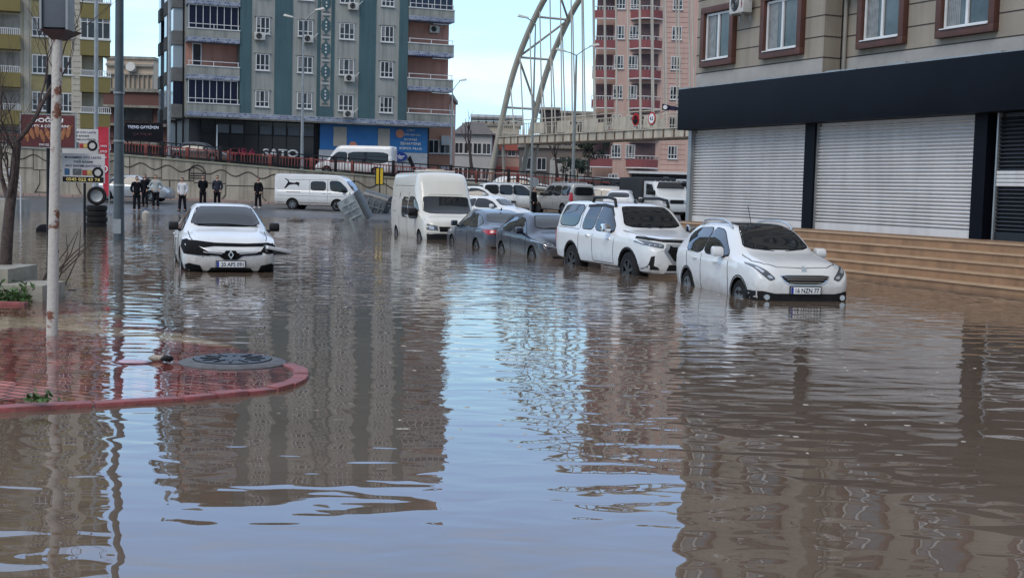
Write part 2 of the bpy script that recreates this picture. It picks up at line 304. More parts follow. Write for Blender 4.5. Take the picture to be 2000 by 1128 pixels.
ms = N.new('ShaderNodeMixShader'); L.new(op, ms.inputs['Fac']); L.new(tr.outputs[0], ms.inputs[1]); L.new(df.outputs[0], ms.inputs[2])
ms2 = N.new('ShaderNodeMixShader'); L.new(fre.outputs[0], ms2.inputs['Fac']); L.new(ms.outputs[0], ms2.inputs[1]); L.new(gl.outputs[0], ms2.inputs[2]); L.new(ms2.outputs[0], out.inputs['Surface'])
wb = grid([-300,-100,-50,-30,-20]+fr(-14,-1,.12)+[0,5,10,20,40,100,300], [-30,0,4]+fr(6,22,.16)+[30,45,60,72], lambda x, y: 0)
wo = wb.build('water', wm, smooth=True); tag(wo, kind='structure')
at2 = wo.data.attributes.new('depth', 'FLOAT', 'POINT')
for i, v in enumerate(wo.data.vertices):
    x, y = v.co.x, v.co.y
    at2.data[i].value = max(0, -islz(x, y)) if inside(x, y) else max(.0, -gz(x, y))
# manhole with raised concrete collar on the island
t = thing('manhole', 'raised round manhole with dark iron cover in a concrete ring on the island', 'manhole', (-2.62, 12.0, 0), R(8))
MB().lathe([(.0,-.15),(.52,-.15),(.50,.006),(.47,.018),(.42,.030),(.37,.032),(.37,.02),(0,.02)], 40).build('concrete_ring', mat('manhole_concrete', (.085,.08,.078), .6, var=.4, vscale=9, bump=.8), t, smooth=True)
c = MB().lathe([(0,.038),(.12,.042),(.13,.036),(.22,.04),(.23,.036),(.31,.040),(.355,.040),(.36,.01)], 40)
for a in range(12): c.box(.14,.30,-.012,.012,.035,.048); [setattr(v, 'xy', Matrix.Rotation(a*pi/6, 2) @ v.xy) for v in c.v[-8:]]
c.build('iron_cover', mat('cast_iron', (.035,.036,.04), .4, .6, var=.4, vscale=20), t, smooth=True)
def debris(name, label, cat, p, sx, sy, sz, m, rz=0, seed=0):
    rn = random.Random(seed); bm = bmesh.new(); bmesh.ops.create_icosphere(bm, subdivisions=2, radius=1)
    for v in bm.verts: v.co = Vector((v.co.x*sx, v.co.y*sy, v.co.z*sz))*(1+rn.uniform(-.18,.18))
    me = bpy.data.meshes.new(name); bm.to_mesh(me); bm.free(); me.shade_smooth(); o = link(name, me, m); o.location = p; o.rotation_euler = (0,0,rz); return tag(o, label, cat)
debris('rubble', 'pale broken rubble beside the left side of the raised manhole', 'rubble', (-3.32,11.95,.03), .08,.05,.03, mat('rubble', (.38,.33,.27), .8, var=.4, vscale=12), .3, 3)
debris('plastic_sheet_scrap', 'pinkish wet scrap lying left of the manhole rubble', 'litter', (-3.5,11.8,.01), .16,.09,.015, mat('scrap', (.42,.30,.36), .5), .1, 5)
debris('dark_clod', 'dark muddy clod on the left end of the manhole ring', 'debris', (-3.2,11.85,.04), .06,.05,.03, M['tyre'], .4, 8)
# ---------------------------------------------------------------- vehicles
def pchip(xs, ys, x):
    n = len(xs)
    if x <= xs[0]: return ys[0]
    if x >= xs[-1]: return ys[-1]
    d = [(ys[i+1]-ys[i])/(xs[i+1]-xs[i]) for i in range(n-1)]
    m = [d[0]]+[0 if d[i-1]*d[i] <= 0 else 2*d[i-1]*d[i]/(d[i-1]+d[i]) for i in range(1, n-1)]+[d[-1]]
    for i in range(n-1):
        if x <= xs[i+1]:
            h = xs[i+1]-xs[i]; t = (x-xs[i])/h
            return (2*t**3-3*t*t+1)*ys[i]+(t**3-2*t*t+t)*h*m[i]+(-2*t**3+3*t*t)*ys[i+1]+(t**3-t*t)*h*m[i+1]
def ring(zb, w, zt, top, wt, crown, box):
    h = zt-zb; ze = max(top-crown, zt+.02)
    P = [(0,zb),(.5*w,zb),(.86*w,zb+.005),(.945*w,zb+.05),(.985*w,zb+.3*h),(w,zb+.6*h),(.997*w,zb+.82*h),(.975*w,zt),(.955*w,zt+.02*min(1,(ze-zt)/.1))]
    z0 = P[-1][1]; y0 = P[-1][0]
    for k in (.25,.5,.75,1): P.append((y0+(wt-y0)*k+.03*(1-abs(2*k-1))*min(1,(ze-z0)/.4), z0+(ze-z0)*k))
    c = top-ze
    P += [(wt-.045, ze+.45*c),(wt*.86-.02, ze+.72*c),(wt*.62, ze+.88*c),(wt*.3, ze+.97*c),(0, top)]
    return P
class Body:
    def __init__(s, st, W2, wheels, wr, m, parent, crown=.06, arch=1.13, name='body'):
        cols = list(zip(*st)); xs = cols[0]; lo, hi = xs[0], xs[-1]
        X = [lo, lo+.01, lo+.03, lo+.07]+[lo+.12+(hi-lo-.24)*i/44 for i in range(45)]+[hi-.07, hi-.03, hi-.01, hi]
        rings = []
        for i, x in enumerate(X):
            zb, w, zt, top, wt = [pchip(xs, c_, x) for c_ in cols[1:]]
            e = min(x-lo, hi-x); q = 1 if e > .12 else (1-.06*(1-e/.12)**2)
            rings.append([(x, y*W2*q, z) for y, z in ring(zb, w, zt, top, wt, crown, 0)])
        vs = []; n = len(rings[0])
        for r_ in rings: vs += r_+[(x, -y, z) for x, y, z in r_[1:-1]][::-1]
        m_ = 2*n-2; fs = []
        for i in range(len(rings)-1):
            for k in range(m_): fs.append((i*m_+k, (i+1)*m_+k, (i+1)*m_+(k+1)%m_, i*m_+(k+1)%m_))
        for base, rev in ((0, 0), ((len(rings)-1)*m_, 1)):
            for k in range(n-1):
                a, b = base+k, base+k+1; c_, d_ = base+(m_-k)%m_, base+(m_-k-1)%m_
                q = []
                for v in (a, b, d_, c_):
                    if v not in q: q.append(v)
                if len(q) > 2: fs.append(tuple(q if rev == 0 else q[::-1]))
        me = bpy.data.meshes.new(name); me.from_pydata(vs, [], fs)
        bm = bmesh.new(); bm.from_mesh(me); bmesh.ops.recalc_face_normals(bm, faces=bm.faces); bm.to_mesh(me)
        s.bvh = BVHTree.FromBMesh(bm); bm.free(); s.W2 = W2
        me.materials.append(m); me.materials.append(M['well'])
        o = bpy.data.objects.new(name, me); col.objects.link(o)
        cb = MB(); 
        for wx, wz in wheels:
            for sd in (1, -1): cb.cyl((wx, sd*(W2-.30), wz), (wx, sd*(W2+.3), wz), wr*arch, n=28)
        cm = cb.mesh('cut'); cm.materials.append(M['well']); cm.materials.append(M['well']); 
        q_ = bmesh.new(); q_.from_mesh(cm); bmesh.ops.recalc_face_normals(q_, faces=q_.faces); q_.to_mesh(cm); q_.free()
        for p in cm.polygons: p.material_index = 1
        co = bpy.data.objects.new('cut', cm); col.objects.link(co)
        md = o.modifiers.new('b', 'BOOLEAN'); md.operation = 'DIFFERENCE'; md.object = co; md.solver = 'EXACT'
        if hasattr(md, 'material_mode'): md.material_mode = 'INDEX'
        me2 = mesh_of(o); bpy.data.objects.remove(co); me2.shade_smooth(); me2.set_sharp_from_angle(angle=R(38))
        me2.name = name; s.o = bpy.data.objects.new(name, me2); col.objects.link(s.o); s.o.parent = parent; s.p = parent
    def hit(s, u, v, ax, yaw=0):
        if ax == 'side+': o, d = Vector((u, 5, v)), Vector((0,-1,0))
        elif ax == 'side-': o, d = Vector((u, -5, v)), Vector((0,1,0))
        elif ax == 'front': o, d = Vector((9, u, v)), Vector((-1,0,0))
        elif ax == 'rear': o, d = Vector((-9, u, v)), Vector((1,0,0))
        else: o, d = Vector((u, v, 9)), Vector((0,0,-1))
        h = s.bvh.ray_cast(o, d)
        if h[0] is None:
            q = o+d*(9-abs(4 if ax[0] in 'fr' else 0)); q = Vector((u, (s.W2 if ax == 'side+' else -s.W2), v)) if ax[:4] == 'side' else (Vector((2 if ax == 'front' else -2, u, v)) if ax in ('front','rear') else Vector((u,v,1.4)))
            h = s.bvh.find_nearest(q)
        return h[0], h[1]
    def decal(s, poly, ax, m, name, off=.005, step=.07, parent=None, chaik=0, snap=None):
        for _ in range(chaik): poly = [q for i in range(len(poly)) for q in ((poly[i][0]*.8+poly[(i+1)%len(poly)][0]*.2, poly[i][1]*.8+poly[(i+1)%len(poly)][1]*.2),(poly[i][0]*.2+poly[(i+1)%len(poly)][0]*.8, poly[i][1]*.2+poly[(i+1)%len(poly)][1]*.8))]
        bm = bmesh.new(); bm.faces.new([bm.verts.new((x, y, 0)) for x, y in poly])
        for ax_ in (0, 1):
            lo = min(p[ax_] for p in poly); hi = max(p[ax_] for p in poly); k = int((hi-lo)/step)
            for i in range(1, k+1):
                c_ = lo+(hi-lo)*i/(k+1); co = (c_, 0, 0) if ax_ == 0 else (0, c_, 0); no = (1,0,0) if ax_ == 0 else (0,1,0)
                bmesh.ops.bisect_plane(bm, geom=bm.verts[:]+bm.edges[:]+bm.faces[:], plane_co=co, plane_no=no)
        for v in bm.verts:
            p, n = s.hit(v.co.x, v.co.y, ax)
            v.co = p+n*off
        bd = [e for e in bm.edges if e.is_boundary]; g_ = bmesh.ops.extrude_edge_only(bm, edges=bd)    # skirt gives the panel its thickness
        for v in [x for x in g_['geom'] if isinstance(x, bmesh.types.BMVert)]:
            h = s.bvh.find_nearest(v.co); v.co = h[0]-h[1]*.01
        me = bpy.data.meshes.new(name); bm.to_mesh(me); bm.free(); me.shade_smooth(); me.set_sharp_from_angle(angle=R(50))
        return link(name, me, m, parent or s.p)
    def line(s, pts, ax, m=None, name='panel_gap', w=.016, off=.004, parent=None):
        b = MB(); P = []
        for i in range(len(pts)-1):
            for k in range(6): t = k/6; P.append((pts[i][0]+(pts[i+1][0]-pts[i][0])*t, pts[i][1]+(pts[i+1][1]-pts[i][1])*t))
        P.append(pts[-1]); Q = []
        for u, v in P: p, n = s.hit(u, v, ax); Q.append(p+n*(off-w*.35))
        b.tube(Q, w*.5, 6); return b.build(name, m or M['gap'], parent or s.p, smooth=True)
    def pt(s, u, v, ax): return s.hit(u, v, ax)[0]
def wheel(parent, x, side, z, r, W2, w=.21, m=None, spokes=5, steer=0, rr=.60):
    y = side*(W2-.03)
    o = MB().lathe([(r*rr,-w/2),(r*.9,-w/2),(r*.98,-w/2+.025),(r,-w/2+.06),(r,w/2-.06),(r*.98,w/2-.025),(r*.9,w/2),(r*rr,w/2)], 32, 'y').build('wheel', M['tyre'], parent, smooth=True)
    o.location = (x, y-side*w/2, z); o.rotation_euler = (0, 0, steer)
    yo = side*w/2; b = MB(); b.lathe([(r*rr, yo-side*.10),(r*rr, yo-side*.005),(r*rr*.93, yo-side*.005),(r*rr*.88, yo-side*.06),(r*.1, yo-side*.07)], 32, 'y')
    b2 = MB(); b2.lathe([(.001, yo-side*.005),(r*.13, yo-side*.01),(r*.15, yo-side*.06)], 20, 'y'); b2.lathe([(r*rr*1.0, yo-side*.03),(r*rr*1.0, yo),(r*rr*.9, yo-side*.002),(r*rr*.88, yo-side*.03)], 32, 'y')
    for k in range(spokes):
        a = 2*pi*k/spokes+.3; c_, s_ = cos(a), sin(a); n = len(b2.v)
        b2.hull8([(q[0]*c_-q[1]*s_, q[2], q[0]*s_+q[1]*c_) for q in ((r*.08,-.035,yo-side*.055),(r*rr*.95,-.055,yo-side*.05),(r*rr*.95,.055,yo-side*.05),(r*.08,.035,yo-side*.055),(r*.08,-.03,yo-side*.008),(r*rr*.95,-.04,yo-side*.006),(r*rr*.95,.04,yo-side*.006),(r*.08,.03,yo-side*.008))])
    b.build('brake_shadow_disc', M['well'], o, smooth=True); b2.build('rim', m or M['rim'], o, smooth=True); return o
FM = lambda x, y, z: Matrix(((0,0,1,x),(1,0,0,y),(0,1,0,z),(0,0,0,1)))
RM = lambda x, y, z: Matrix(((0,0,-1,x),(-1,0,0,y),(0,1,0,z),(0,0,0,1)))
def plate(parent, x, y, z, txt, front=True, tilt=0):
    s = 1 if front else -1; o = MB().box(min(x,x+s*.015), max(x,x+s*.015), y-.26, y+.26, z-.056, z+.056).build('number_plate', M['plate'], parent, bevel=.004)
    MB().box(x-.02 if front else x-.018, x+.018 if front else x+.02, y-s*.257 if front else y+.215, y-s*.215 if front else y+.257, z-.053, z+.053).build('blue_band', M['blue'], o)
    MB().box(x-.012,x+.012,y-.275,y+.275,z-.07,z+.07).build('plate_holder', M['plastic'], o)
    if txt: text(txt, .41, .078, M['ink'], o, (FM(x+.016,y+.027,z) if front else RM(x-.016,y-.027,z)), bold=.012, depth=.002)
    return o
def mirror_(parent, p, m, s=1, sz=1):
    o = MB(Matrix.Translation(p) @ Matrix.Scale(sz, 4)); o.prism([(-.06,-.05),(.08,-.06),(.10,.02),(.07,.10),(-.04,.12),(-.09,.06)], 0, .19*s) if s > 0 else o.prism([(-.06,-.05),(.08,-.06),(.10,.02),(.07,.10),(-.04,.12),(-.09,.06)], .19*s, 0)
    r_ = o.build('wing_mirror', m, parent, bevel=.03)
    b = MB(Matrix.Translation(p) @ Matrix.Scale(sz, 4)); b.box(-.03,.05, -.10*s if s > 0 else -.01, .01 if s > 0 else .10, -.075, -.03); b.build('mirror_arm', M['plastic'], r_, bevel=.01)
    c_ = MB(Matrix.Translation(p) @ Matrix.Scale(sz, 4)); c_.box(-.085,-.075, min(.03*s,.17*s), max(.03*s,.17*s), -.03, .08); c_.build('mirror_glass', M['glass'], r_)
    return r_
def handle(B, x, z, ax, m):
    s = 1 if ax == 'side+' else -1; p = B.pt(x, z, ax); b = MB(); b.tube([p+Vector((-.10,-.005*s,0)), p+Vector((-.07,.03*s,.002)), p+Vector((.07,.03*s,.002)), p+Vector((.10,-.005*s,0))], .013, 6); return b.build('door_handle', m, B.p, smooth=True)
def rnd(poly, k=1):
    for _ in range(k): poly = [q for i in range(len(poly)) for q in ((poly[i][0]*.85+poly[(i+1)%len(poly)][0]*.15, poly[i][1]*.85+poly[(i+1)%len(poly)][1]*.15),(poly[i][0]*.15+poly[(i+1)%len(poly)][0]*.85, poly[i][1]*.15+poly[(i+1)%len(poly)][1]*.85))]
    return poly
def mir(poly): return [(-a, b) for a, b in poly][::-1]
def vehicle(name, label, cat, loc, rz, st, W2, wheels, wr, m, wins, doors, handles, wind, rearw, group=None, crown=.06, arch=1.13, spokes=5, frame=True, wmir=None, ww=.21, rm=None):
    t = thing(name, label, cat, loc, rz, group); B = Body(st, W2, wheels, wr, m, t, crown, arch)
    for sd in ('side+', 'side-'):
        for wp in wins:
            if frame:
                cx = sum(p[0] for p in wp)/len(wp); cz = sum(p[1] for p in wp)/len(wp)
                B.decal(rnd([(cx+(x-cx)*1.045, cz+(z-cz)*1.07) for x, z in wp], 2), sd, M['plastic'], 'window_surround', .003)
            B.decal(rnd(wp, 2), sd, M['glass'], 'side_window', .007)
        for dl in doors: B.line(dl, sd)
        for hx, hz in handles: handle(B, hx, hz, sd, M['chrome'] if cat == 'pickup' else m)
    if wind: B.decal(rnd([(y*1.03, z+(-.012 if z < wind[0][1]+.1 else .012)) for y, z in wind], 2), 'front', M['gap'], 'windscreen_seal', .003); B.decal(rnd(wind, 2), 'front', M['glass'], 'windscreen', .008, .06)
    if rearw: B.decal(rnd(rearw, 2), 'rear', M['glass'], 'rear_window', .007, .06)
    for i, (wx, wz) in enumerate(wheels):
        for sd in (1, -1): wheel(t, wx, sd, wz, wr, W2, ww, rm, spokes)
    if wmir:
        for sd in (1, -1): mirror_(t, Vector((wmir[0], sd*wmir[1], wmir[2])), wmir[3], sd)
    return t, B
def sedan_st(L2, dz=0, hood=0, zr=0):
    k = L2/2.31; S = [(-2.31,.42,.78,.84,.95,.66),(-2.22,.32,.87,.90,1.01,.70),(-1.95,.27,.95,.93,1.05,.72),(-1.62,.25,.985,.94,1.10,.70),(-1.05,.22,1,.93,1.38,.62),(-.55,.21,1,.92,1.46,.63),(0,.21,1,.91,1.48,.635),(.42,.21,1,.90,1.44,.64),(.72,.21,1,.89,1.32,.68),(1.22,.22,.99,.87,1.02,.76),(1.6,.22,.98,.84,.95,.77),(2.0,.21,.95,.76,.86,.73),(2.2,.21,.89,.66,.76,.66),(2.31,.26,.76,.54,.64,.55)]
    return [(a*k, b, c_, d_+dz, e_+(zr if e_ > 1.2 else 0)+dz, f_) for a, b, c_, d_, e_, f_ in S]
def hatch_st(L2, H):      # two-box shape
    k = L2/2.08; q = H/1.50
    S = [(-2.08,.36,.80,.86,1.02,.62),(-2.0,.28,.90,.92,1.14,.66),(-1.82,.26,.96,.95,1.30,.62),(-1.55,.24,.985,.96,1.42,.60),(-1.0,.22,1,.95,1.49,.62),(-.3,.22,1,.93,1.50,.635),(.15,.22,1,.92,1.47,.64),(.5,.22,1,.91,1.36,.67),(1.02,.22,.995,.88,1.05,.76),(1.4,.22,.985,.85,.98,.78),(1.78,.22,.96,.78,.89,.74),(1.98,.22,.90,.68,.78,.66),(2.08,.26,.78,.55,.66,.56)]
    return [(a*k, b, c_, d_*q, e_*q, f_) for a, b, c_, d_, e_, f_ in S]
def mpv_st(L2, H):
    k = L2/2.2; q = H/1.80
    S = [(-2.2,.36,.90,.95,1.60,.72),(-2.15,.28,.96,.98,1.72,.76),(-2.0,.24,.99,1.0,1.77,.78),(-1.0,.22,1,1.0,1.80,.80),(0,.22,1,.99,1.80,.80),(.35,.22,1,.98,1.74,.79),(.7,.22,1,.97,1.55,.78),(1.2,.22,.995,.95,1.16,.80),(1.6,.22,.98,.90,1.04,.78),(1.98,.22,.94,.78,.90,.70),(2.12,.24,.87,.64,.76,.60),(2.2,.28,.76,.52,.62,.52)]
    return [(a*k, b, c_, d_*q, e_*q, f_) for a, b, c_, d_, e_, f_ in S]
head = lambda phi: phi-pi/2
def spot(fx, fy, fwd, phi):    # car centre from the position of its front-wheel centre line
    return (fx, fy, 0)
def place_by(px, Y, lx, ly, phi):      # world origin so that local point (lx,ly) sits on column px at depth Y
    a = phi-pi/2; X = at(px, 369+.026*(px-1000), Y).x
    return X-(lx*cos(a)-ly*sin(a)), Y-(lx*sin(a)+ly*cos(a)), a
# --- crossover in the foreground
ph = R(12); x, y, a = place_by(1448, 21.4, 1.32, -.86, ph)
st = [(-2.08,.36,.82,.93,1.08,.66),(-2.0,.28,.91,.98,1.22,.70),(-1.82,.26,.965,1.0,1.38,.64),(-1.5,.24,.985,1.0,1.49,.62),(-1.0,.23,1,.99,1.54,.63),(-.3,.23,1,.97,1.545,.64),(.1,.23,1,.96,1.52,.65),(.45,.23,1,.95,1.42,.68),(1.05,.23,.995,.93,1.09,.77),(1.4,.23,.985,.90,1.03,.80),(1.78,.23,.96,.85,.96,.77),(1.95,.23,.92,.76,.88,.70),(2.03,.23,.86,.68,.78,.64),(2.08,.26,.78,.58,.68,.58)]
t, B = vehicle('crossover_car', 'white crossover with silver roof rails and louvred chrome grille, nearest the stone steps', 'car', (x,y,-.34), a, st, .87, [(-1.22,.31),(1.32,.31)], .325, M['white'],
  [[(-1.55,1.30),(-1.25,1.41),(-.52,1.44),(-.52,.99),(-1.30,1.0)], [(-.46,1.44),(.02,1.41),(.62,1.10),(.74,.98),(-.46,.985)]],
  [[(-1.28,.99),(-1.22,.75),(-.95,.35)],[(-.49,.98),(-.47,.30),(.82,.30),(.86,.6),(.80,.96)]], [(-.78,.88),(.24,.86)],
  [(-.60,1.13),(-.50,1.40),(-.40,1.50),(.40,1.50),(.50,1.40),(.60,1.13)], [(-.46,1.08),(-.40,1.38),(.40,1.38),(.46,1.08)], wmir=(.55,.86,1.03,M['white']))
B.decal(rnd([(-.47,.20),(.42,.40),(.42,-.40),(-.47,-.20)][::-1] and [(-.9,-.42),(.30,-.44),(.30,.44),(-.9,.42)], 1), 'top', M['glass'], 'glass_roof', .006, .1)
gr = B.decal(rnd([(-.44,.76),(.44,.76),(.40,.68),(.27,.60),(-.27,.60),(-.40,.68)], 1), 'front', M['chrome'], 'grille', .012, .05)
B.decal(rnd([(-.41,.745),(.41,.745),(.375,.685),(.26,.615),(-.26,.615),(-.375,.685)], 1), 'front', M['plastic'], 'grille_mesh', .02, .05, gr)
for z in (.715,.68,.645): B.line([(-.37+(.715-z)*1.2,z),(.37-(.715-z)*1.2,z)], 'front', M['chrome'], 'grille_bar', .014, .03, gr)
hl = [(.50,.70),(.60,.66),(.72,.76),(.82,.90),(.79,.93),(.62,.82)]
for q, sd in ((hl, 1), (mir(hl), -1)):
    o = B.decal(rnd(q, 1), 'front', M['lampdark'], 'headlight', .010, .04)
    B.decal(rnd([(sd*a_, b_) for a_, b_ in ((.70,.775),(.78,.86),(.74,.87),(.66,.80))][::sd], 1), 'front', M['lamp'], 'headlight_lens', .018, .04, o)
    B.decal(rnd([(sd*a_, b_) for a_, b_ in ((.54,.70),(.61,.69),(.64,.74),(.58,.745))][::sd], 1), 'front', M['lamp'], 'headlight_lens', .018, .04, o)
for sd in (1,-1): B.line([(1.02,sd*.68),(1.5,sd*.70),(1.80,sd*.62),(1.93,sd*.44)], 'top')
B.line([(1.93,-.44),(1.965,0),(1.93,.44)], 'top')
lb = B.decal([(-.86,.25),(.86,.25),(.84,.49),(.72,.50),(.52,.46),(-.52,.46),(-.72,.50),(-.84,.49)], 'front', M['plastic'], 'bumper_insert', .010, .05)
for sd in (1, -1): p = B.pt(sd*.66,.40,'front'); MB().cyl(p-Vector((.03,0,0)), p+Vector((.03,0,0)), .045).build('fog_light', M['lamp'], lb, smooth=True)
p = B.pt(0,.535,'front'); plate(t, p.x+.02, 0, .515, '16 NZN 77')
p = B.pt(0,.84,'front'); e = MB(FM(p.x+.012,0,.85)); e._a([(-.05,-.05,0),(-.02,-.06,0),(0,-.02,0),(.04,-.05,0),(.05,-.02,0),(.02,.03,0),(.0,.06,0),(-.045,.05,0),(-.03,.01,0)]+[(x_,y_,.012) for x_,y_ in ((-.05,-.05),(-.02,-.06),(0,-.02),(.04,-.05),(.05,-.02),(.02,.03),(.0,.06),(-.045,.05),(-.03,.01))], [tuple(range(8,-1,-1)), tuple(range(9,18))]+[(i,(i+1)%9,9+(i+1)%9,9+i) for i in range(9)]); e.build('emblem', M['chrome'], t)
for sd in (1,-1):
    MB().tube([(-1.35,sd*.52,1.46),(-1.2,sd*.535,1.55),(-.8,sd*.54,1.585),(-.2,sd*.545,1.585),(.1,sd*.55,1.54),(.25,sd*.56,1.46)], .022, 8).build('roof_rail', M['silver'], t, smooth=True)
    B.line([(-.9,.265),(.95,.265)], 'side+' if sd > 0 else 'side-', M['plastic'], 'sill_trim', .07, .0)
    for wx in (-1.22,1.32): B.line([(wx+.39*cos(q*pi/12), .31+.39*sin(q*pi/12)) for q in range(0,13)], 'side+' if sd > 0 else 'side-', M['plastic'], 'wheel_arch_trim', .035, .004)
MB().tube([(-.55,.1,1.55),(-.72,.1,1.85)], .006, 5).build('aerial', M['plastic'], t)
for sd in (1,-1): MB().tube([(1.02,sd*.1,1.10),(.93,sd*.45,1.14)], .009, 5).build('wiper', M['plastic'], t)
# --- lifted pickup with canopy
ph = R(19.5); x, y, a = place_by(1230, 26.5, 1.60, -.9, ph)
st = [(-2.62,.62,.90,1.20,1.62,.70),(-2.56,.52,.95,1.22,1.80,.72),(-2.3,.48,.98,1.22,1.86,.74),(-1.0,.46,1,1.21,1.87,.75),(-.7,.46,1,1.20,1.86,.73),(-.2,.46,1,1.19,1.86,.70),(.25,.46,1,1.18,1.82,.71),(.5,.46,1,1.17,1.70,.73),(1.05,.46,.995,1.15,1.30,.82),(1.5,.46,.99,1.13,1.25,.83),(2.2,.42,.96,1.06,1.17,.80),(2.5,.42,.92,.96,1.08,.74),(2.62,.44,.84,.88,1.0,.66)]
st = [(a_, b_*.95, c_, d_*.97, e_*.97, f_) for a_, b_, c_, d_, e_, f_ in st]
t, B = vehicle('pickup_truck', 'white lifted double cab pickup with a canopy and black roof bars', 'pickup', (x,y,-.34), a, st, .93, [(-1.50,.40),(1.60,.40)], .42, M['white'],
  [[(-2.30,1.68),(-2.0,1.72),(-1.12,1.72),(-1.25,1.24),(-2.38,1.24)], [(-.85,1.72),(-.30,1.74),(-.30,1.20),(-.97,1.20)], [(-.24,1.74),(.22,1.70),(.72,1.32),(.78,1.18),(-.24,1.19)]],
  [[(-1.10,1.74),(-1.05,1.2),(-1.08,.5)],[(-2.55,1.2),(-1.08,1.18)],[(-.27,1.19),(-.25,.52),(.85,.52),(.92,1.15)]], [(-.52,1.06),(.60,1.04)],
  [(-.66,1.30),(-.55,1.62),(-.48,1.72),(.48,1.72),(.55,1.62),(.66,1.30)], [(-.55,1.25),(-.5,1.65),(.5,1.65),(.55,1.25)], arch=1.20, wmir=(.66,.92,1.24,M['chrome']), spokes=6, ww=.27, rm=mat('alloy_dark', (.05,.05,.055), .35, .8))
for sd in (1,-1): B.line([(1.0,sd*.74),(2.3,sd*.66)], 'top')
B.line([(2.30,-.66),(2.38,0),(2.30,.66)], 'top')
gr = B.decal([(-.50,1.00),(.50,1.00),(.58,.88),(.40,.64),(-.40,.64),(-.58,.88)], 'front', M['silver'], 'grille', .03, .06)
B.decal([(-.44,.96),(.44,.96),(.50,.87),(.35,.68),(-.35,.68),(-.50,.87)], 'front', M['plastic'], 'grille_mesh', .045, .06, gr)
for z in (.9,.82,.74): B.line([(-.42+(.9-z)*.5,z),(.42-(.9-z)*.5,z)], 'front', M['plastic'], 'grille_bar', .02, .055, gr)
hl = [(.58,.92),(.86,.97),(.90,1.04),(.84,1.07),(.54,1.00)]
for q, sd in ((hl, 1), (mir(hl), -1)):
    o = B.decal(rnd(q,1), 'front', M['lampdark'], 'headlight', .012, .05); 
    for yy in (.62,.70,.79): p = B.pt(sd*yy,.975+.02*(yy-.6),'front'); MB().cyl(p-Vector((.01,0,0)), p+Vector((.022,0,0)), .036).build('headlight_lens', M['lamp'], o, smooth=True)
    B.decal([(sd*a_, b_) for a_, b_ in ((.76,.78),(.82,.76),(.86,.50),(.66,.50),(.70,.55),(.77,.58))][::sd], 'front', M['plastic'], 'fog_bezel', .012, .05)
    for wx in (-1.50,1.60): B.line([(wx+.49*cos(q_*pi/12), .40+.49*sin(q_*pi/12)) for q_ in range(0,13)], 'side+' if sd > 0 else 'side-', M['plastic'], 'wheel_arch_trim', .09, .0)
    MB().tube([(-1.0,sd*.60,1.80),(-.9,sd*.6,1.90),(-.1,sd*.60,1.91),(.25,sd*.62,1.87),(.33,sd*.63,1.72)], .035, 8).build('roof_bar', M['plastic'], t, smooth=True)
    B.decal([(a_, b_) for a_, b_ in ((-2.60,.86),(-2.50,.86),(-2.50,1.14),(-2.60,1.14))], 'side+' if sd > 0 else 'side-', M['red'], 'tail_light', .012, .05)
    B.decal([(-.95,1.73),(-.2,1.76),(.25,1.72),(.5,1.52),(.24,1.67),(-.2,1.71),(-.95,1.68)][::1], 'side+' if sd > 0 else 'side-', M['plastic'], 'wind_deflector', .02, .08)
B.line([(-.80,1.11),(-.5,1.06),(0,1.05),(.5,1.06),(.80,1.11)], 'front', M['plastic'], 'bonnet_deflector', .09, .03)
B.decal([(-.52,.46),(.52,.46),(.45,.60),(-.45,.60)], 'front', M['plastic'], 'lower_grille', .012, .06); B.line([(-.55,.45),(.55,.45)], 'front', M['silver'], 'skid_plate', .06, .02)
p = B.pt(0,.6,'front'); plate(t, p.x+.04, 0, .585, '07 KTL 07')
MB().prism([(.05,1.80),(-.08,1.80),(-.10,1.87)], -.015, .015).build('aerial', M['plastic'], t)
for sd in (1,-1): MB().tube([(1.0,sd*.1,1.29),(.9,sd*.5,1.34)], .010, 5).build('wiper', M['plastic'], t)
# --- dark hatchback
ph = R(18); x, y, a = place_by(1042, 32.7, 1.30, -.85, ph)
t, B = vehicle('hatchback_car', 'dark navy hatchback with misted windscreen, between the pickup and the grey saloon', 'car', (x,y,-.38), a, hatch_st(2.08,1.46), .88, [(-1.28,.31),(1.30,.31)], .32, M['navy'],
  [[(-1.45,1.20),(-1.2,1.31),(-.48,1.34),(-.48,.94),(-1.30,.95)], [(-.42,1.34),(.05,1.31),(.62,1.02),(.70,.92),(-.42,.93)]],
  [[(-.45,.93),(-.43,.30),(.80,.30),(.82,.9)],[(-1.25,.93),(-1.2,.7),(-.95,.34)]], [(-.72,.80),(.26,.78)],
  [(-.61,1.08),(-.50,1.32),(-.42,1.39),(.42,1.39),(.50,1.32),(.61,1.08)], [(-.5,1.05),(-.42,1.32),(.42,1.32),(.5,1.05)], wmir=(.55,.87,.98,M['navy']))
hl = [(.46,.64),(.70,.68),(.86,.80),(.80,.84),(.50,.72)]
for q, sd in ((hl,1),(mir(hl),-1)):
    o = B.decal(rnd(q,1), 'front', M['lampdark'], 'headlight', .01, .04)
    for yy, zz in ((.55,.685),(.64,.715),(.73,.755)): p = B.pt(sd*yy,zz,'front'); MB().cyl(p-Vector((.01,0,0)), p+Vector((.02,0,0)), .03).build('headlight_lens', M['lamp'], o, smooth=True)
    B.line([(sd*.46,.63),(sd*.70,.665),(sd*.86,.78)], 'front', M['chrome'], 'daytime_light', .018, .02, o)
B.decal(rnd([(-.42,.66),(.42,.66),(.36,.54),(-.36,.54)],1), 'front', M['plastic'], 'grille', .01, .05); B.decal([(-.6,.28),(.6,.28),(.55,.42),(-.55,.42)], 'front', M['plastic'], 'lower_grille', .01, .06)
p = B.pt(0,.50,'front'); plate(t, p.x+.02, 0, .48, '')
